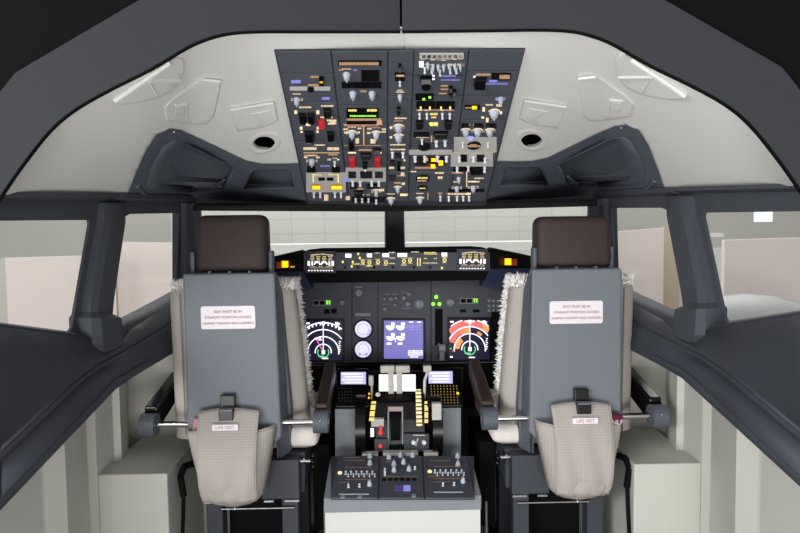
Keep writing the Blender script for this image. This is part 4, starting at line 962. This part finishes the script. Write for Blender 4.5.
    # seat cushion and fleece cover
    b = MB(); bx(b, -.235, 2.06, .69, .165, 2.5, .775, .03, 4); sc_ = b.build('seat_cushion', 'fabric', t, smooth=60)
    b = MB(); bx(b, -.247, 2.03, .71, -.10, 2.46, .775, .022, 4, lambda v: (v[0], v[1], v[2]+.008*math.sin(v[0]*90+v[1]*60))); b.build('sheepskin_cover', 'fleece', sc_, smooth=60)
    # armrests
    for sg in (-1, 1):
        a = .264*sg; zp = .805
        b = MB(); b.cyl(G(a-.023, 1.985, zp), G(a+.023, 1.985, zp), .035, .035, 28); hub = b.build('armrest_hub', 'seatdark', t, smooth=40, bevel=.004)
        b = MB(); b.ball(G(a, 1.952, zp+.012), .0035); b.cyl(G(a-.0235, 1.985, zp), G(a-.0245, 1.985, zp), .012); b.build('screw', 'chrome', hub)
        b = MB(); b.cyl(G(sg*.14, 1.985, zp), G(a-sg*.026, 1.985, zp), .0095, .0095, 16); b.build('pivot_rod', 'chrome', t, smooth=40)
        b = MB(); b.frustum([G(a-.021, 1.99, zp-.028), G(a+.021, 1.99, zp-.028), G(a+.021, 1.99, zp+.035), G(a-.021, 1.99, zp+.035)], [G(a-.02, 2.34, .86), G(a+.02, 2.34, .86), G(a+.02, 2.34, .905), G(a-.02, 2.34, .905)])
        ar = b.build('armrest', 'armbrown' if sg < 0 else 'black', t, bevel=.006)  # outboard arm coloured black to stand in for the shadow on it
        b = MB(); b.frustum([G(a-.020, 2.0, zp+.034), G(a+.020, 2.0, zp+.034), G(a+.020, 2.0, zp+.052), G(a-.020, 2.0, zp+.052)], [G(a-.019, 2.33, .903), G(a+.019, 2.33, .903), G(a+.019, 2.33, .922), G(a-.019, 2.33, .922)]); b.build('armrest_pad', 'armbrown' if sg < 0 else 'gloss', ar, bevel=.006)  # outboard pad likewise black in place of shadow
    # base: plates, posts, rails, rods
    b = MB()
    b.prism([G(-.19, 2.0, .68), G(-.095, 2.0, .68), G(-.07, 2.0, .555), G(-.19, 2.0, .555)], (0, .05, 0))
    b.prism([G(.147, 2.0, .68), G(.09, 2.0, .68), G(.06, 2.0, .555), G(.10, 2.0, .555)], (0, .05, 0))
    b.prism([G(-.205, 2.05, .685), G(.16, 2.05, .685), G(.13, 2.05, .555), G(-.20, 2.05, .555)], (0, .25, 0))
    b.build('seat_base', 'sill', t, bevel=.003)
    b = MB()
    for a0, a1 in ((-.19, -.145), (-.11, -.08), (.07, .105)): bx(b, a0, 1.992, .549, a1, 2.0, .555)
    b.cyl(G(.06, 2.02, .518), G(-.17, 2.02, .518), .0035, .0035, 8); b.build('base_rail', 'chrome', t)
    for a in (-.155, .085):
        b = MB(); bx(b, a-.026, 2.03, DZ, a+.026, 2.09, .556, .004); b.build('leg', 'sill', t)
        b = MB(); bx(b, a-.026, 2.30, DZ, a+.026, 2.36, .556, .004); b.build('leg', 'sill', t)
    b = MB(); bx(b, -.2, 2.02, DZ, .16, 2.42, DZ+.05, .004); bx(b, -.13, 2.12, DZ+.05, .06, 2.2, .54); b.build('base_plate', 'black', t)
    b = MB(); b.cyl(G(-.19, 2.03, .665), G(-.225, 2.03, .665), .005); b.cyl(G(-.2, 2.03, .665), G(-.206, 2.03, .665), .010, .010, 8); b.build('adjuster_shaft', 'chrome', t)
    b = MB(); c = G(-.232, 2.03, .665); b.cyl(c-Vector((.007, 0, 0)), c+Vector((.007, 0, 0)), .013)
    for k in range(5): A_a = k*1.2566+.4; b.ball(c+Vector((0, math.cos(A_a)*.017, math.sin(A_a)*.017)), .0085)
    b.build('star_knob', 'gloss', t, smooth=60)
    b = MB(); b.tube([G(.13, 1.99, .68), G(.150, 1.95, .685), G(.156, 1.93, .66), G(.148, 1.93, .60)], .010, 10); b.tube([G(.148, 1.93, .62), G(.150, 1.925, .54), G(.156, 1.92, .42), G(.157, 1.92, DZ)], .006, 10)
    b.build('recline_lever', 'black', t, smooth=60)
    b = MB(); b.cyl(G(-.26, 2.08, .50), G(-.262, 2.06, DZ), .0035, .0035, 8); b.build('control_rod', 'midgrey', t)
    b = MB(); bx(b, -.265, 2.2, .36, -.21, 2.5, .66); b.build('side_skirt', 'black', t)
    # pouch (a: +outboard); cloth front bulges aft
    aT0, aT1, aB0, aB1 = -.130, .136, -.088, .080
    def half(v):
        r = 1-((v-.9)/.1)**2*.14 if v > .9 else 1
        a0 = aT0+(aB0-aT0)*v**1.1; a1 = aT1+(aB1-aT1)*v**1.1; m_ = (a0+a1)/2
        return m_+(a0-m_)*r, m_+(a1-m_)*r
    def pf(u, v):
        a0, a1 = half(v); a = a0+(a1-a0)*u; edge = (1-abs(2*u-1)**4); z = .802-.212*v - .012*math.sin(u*math.pi)*v
        bul = .022+.055*math.sin(min(1, .25+v*.85)*math.pi*.5)*(1-max(0, v-.85)*4.5)
        y = 1.945-bul*edge**.6 + .004*math.sin(u*17+v*3)*edge*(1-v*.4)
        if v < .01: z += .006*math.cos(u*9)
        return G(a, y, z)
    b = MB(); b.grid(pf, 26, 22); o = b.build('pouch', 'fabric', t, smooth=70); md = o.modifiers.new('s', 'SOLIDIFY'); md.thickness = .004; pouch = o
    def ff(u, v):
        a0, a1 = -.084+.004*v, .094-.016*v; a = a0+(a1-a0)*u; z = .868-.268*v - .010*abs(2*u-1)**2*(1-v)
        y = 1.943-.006 - .066*math.sin(min(1, v*1.6)*math.pi/2)*(1-max(0, v-.8)*1.2)*(1-.10*abs(2*u-1)**3) - .008
        y += .005*math.sin(u*14-v*5)*v
        return G(a, y, z)
    b = MB(); b.grid(ff, 22, 22); o = b.build('pouch_flap', 'fabric', pouch, smooth=70); md = o.modifiers.new('s', 'SOLIDIFY'); md.thickness = .004
    b = MB(); b.tube([ff(0, i/16)+Vector((0, -.003, 0)) for i in range(16)], .002, 6); b.tube([ff(1, i/16)+Vector((0, -.003, 0)) for i in range(16)], .002, 6); b.tube([pf(i/16, 0.0) for i in range(17)], .0035, 6); b.build('binding', 'fabric', pouch)
    b = MB(); bx(b, -.013, 1.925, .868, .029, 1.948, .907, .002); bx(b, -.013, 1.90, .838, .029, 1.93, .870, .002); st = b.build('strap', 'gloss', t)
    b = MB(); bx(b, -.011, 1.898, .868, .027, 1.9265, .8705); b.build('strap_stitch', 'midgrey', st)
    b = MB(); bx(b, -.030, 1.888, .812, .046, 1.905, .830, .001); lb = b.build('pouch_label', 'placard', pouch)
    Rm = Matrix.Rotation(math.pi/2, 3, 'X')
    text('label_text', 'LIFE VEST', .0135, G(.008, 1.8875, .821), Rm, 'redtext', pouch)
    b = MB(); k_ = .007; PX, PZ0, PZ1, PO = .081, 1.104, 1.173, .004*(1 if s < 0 else -1)
    b.prism([G(PO+cx_+k_*math.cos(q), 1.9465, cz_+k_*math.sin(q)) for cx_, cz_, q0_ in ((PX-k_, PZ1-k_, 0), (-PX+k_, PZ1-k_, 90), (-PX+k_, PZ0+k_, 180), (PX-k_, PZ0+k_, 270)) for q in [math.radians(q0_+22.5*j) for j in range(5)]], (0, .0045, 0)); pb = b.build('placard', 'placard', t)
    cx = xc + s*PO
    pl = text('placard_text', 'SEAT MUST BE IN', .0110, (cx, 1.9455, 1.156), Rm, 'redtext', pb)
    text('placard_text', 'STRAIGHT POSITION LOCKED', .0102, (cx, 1.9455, 1.139), Rm, 'redtext', pb)
    text('placard_text', 'DURING TAKEOFF AND LANDING', .0098, (cx, 1.9455, 1.121), Rm, 'redtext', pb)
    b = MB(); b.tube([pf(.45, 1)+Vector((0, .01, .0)), pf(.47, 1)+Vector((0, .005, -.014))], .002, 6); b.build('cord_end', 'toggle', pouch)
    return t, G, Rm
t, G, Rm = make_seat(-1, -.512, 'left')
b = MB(); b.box((G(.117, 0, 0).x, 1.93, .78), (G(.094, 0, 0).x, 1.943, .838), .004, 2, lambda v: (v[0]+(v[2]-.8)*.15, v[1], v[2]))
tag(b.build('folded_cloth', 'pink'), 'pink and white cloth tip poking from the left seat pouch', 'cloth')
t, G, Rm = make_seat(1, .538, 'right', (-.118, .122, 1.43))
q0 = G(.078, 1.915, .79)
lv = thing('life_vest', (q0.x, q0.y, q0.z), 'maroon folded life vest with white letters in the right seat pouch', 'life vest')
b = MB(); b.box((q0.x, 1.912, .782), (q0.x+.056, 1.932, .834), .008, 3, lambda v: (v[0], v[1]+(v[0]-q0.x)*.15, v[2]-(v[0]-q0.x)*.12)); b.build('folded_cover', 'maroon', lv, smooth=60)
text('printed_letters', 'NLF', .020, (q0.x+.034, 1.9135, .807), Rm, 'placard', lv)

# ------------------------------------------------------------------ light
w = bpy.data.worlds.new('World'); sc.world = w; w.use_nodes = True
bg = w.node_tree.nodes['Background']; bg.inputs[0].default_value = (.97, .97, 1, 1); bg.inputs[1].default_value = .55
def area(name, loc, rot, size, e, col=(1, 1, 1)):
    L = bpy.data.lights.new(name, 'AREA'); L.shape = 'RECTANGLE'; L.size, L.size_y = size; L.energy = e; L.color = col
    o = bpy.data.objects.new(name, L); C.objects.link(o); o.location = loc; o.rotation_euler = rot; return o
area('hall_light', (0, 5.0, 3.4), (0, 0, 0), (9, 3.5), 295, (1, .99, .97))
area('hall_light', (-3.0, -1.9, 2.0), (math.radians(70), 0, math.radians(-48)), (2.0, 1.2), 130, (1, .98, .96))
area('low_fill_light', (-.3, -1.6, -.0), (math.radians(118), 0, 0), (3.0, 1.0), 78, (1, .99, .97))  # added fill low behind the camera to brighten the ceiling liner, no real source

# ------------------------------------------------------------------ camera
cam = bpy.data.cameras.new('Camera'); co = bpy.data.objects.new('Camera', cam); C.objects.link(co)
cam.sensor_width = 36; cam.lens = F/800*36; cam.clip_start = .02
co.matrix_world = Matrix.Translation(CAM-Vector((0, 0, DZ))) @ ROT
sc.camera = co
sc.view_settings.view_transform = 'Standard'; sc.view_settings.look = 'None'; sc.view_settings.gamma = 1; sc.view_settings.exposure = 0
sc.view_settings.use_curve_mapping = False
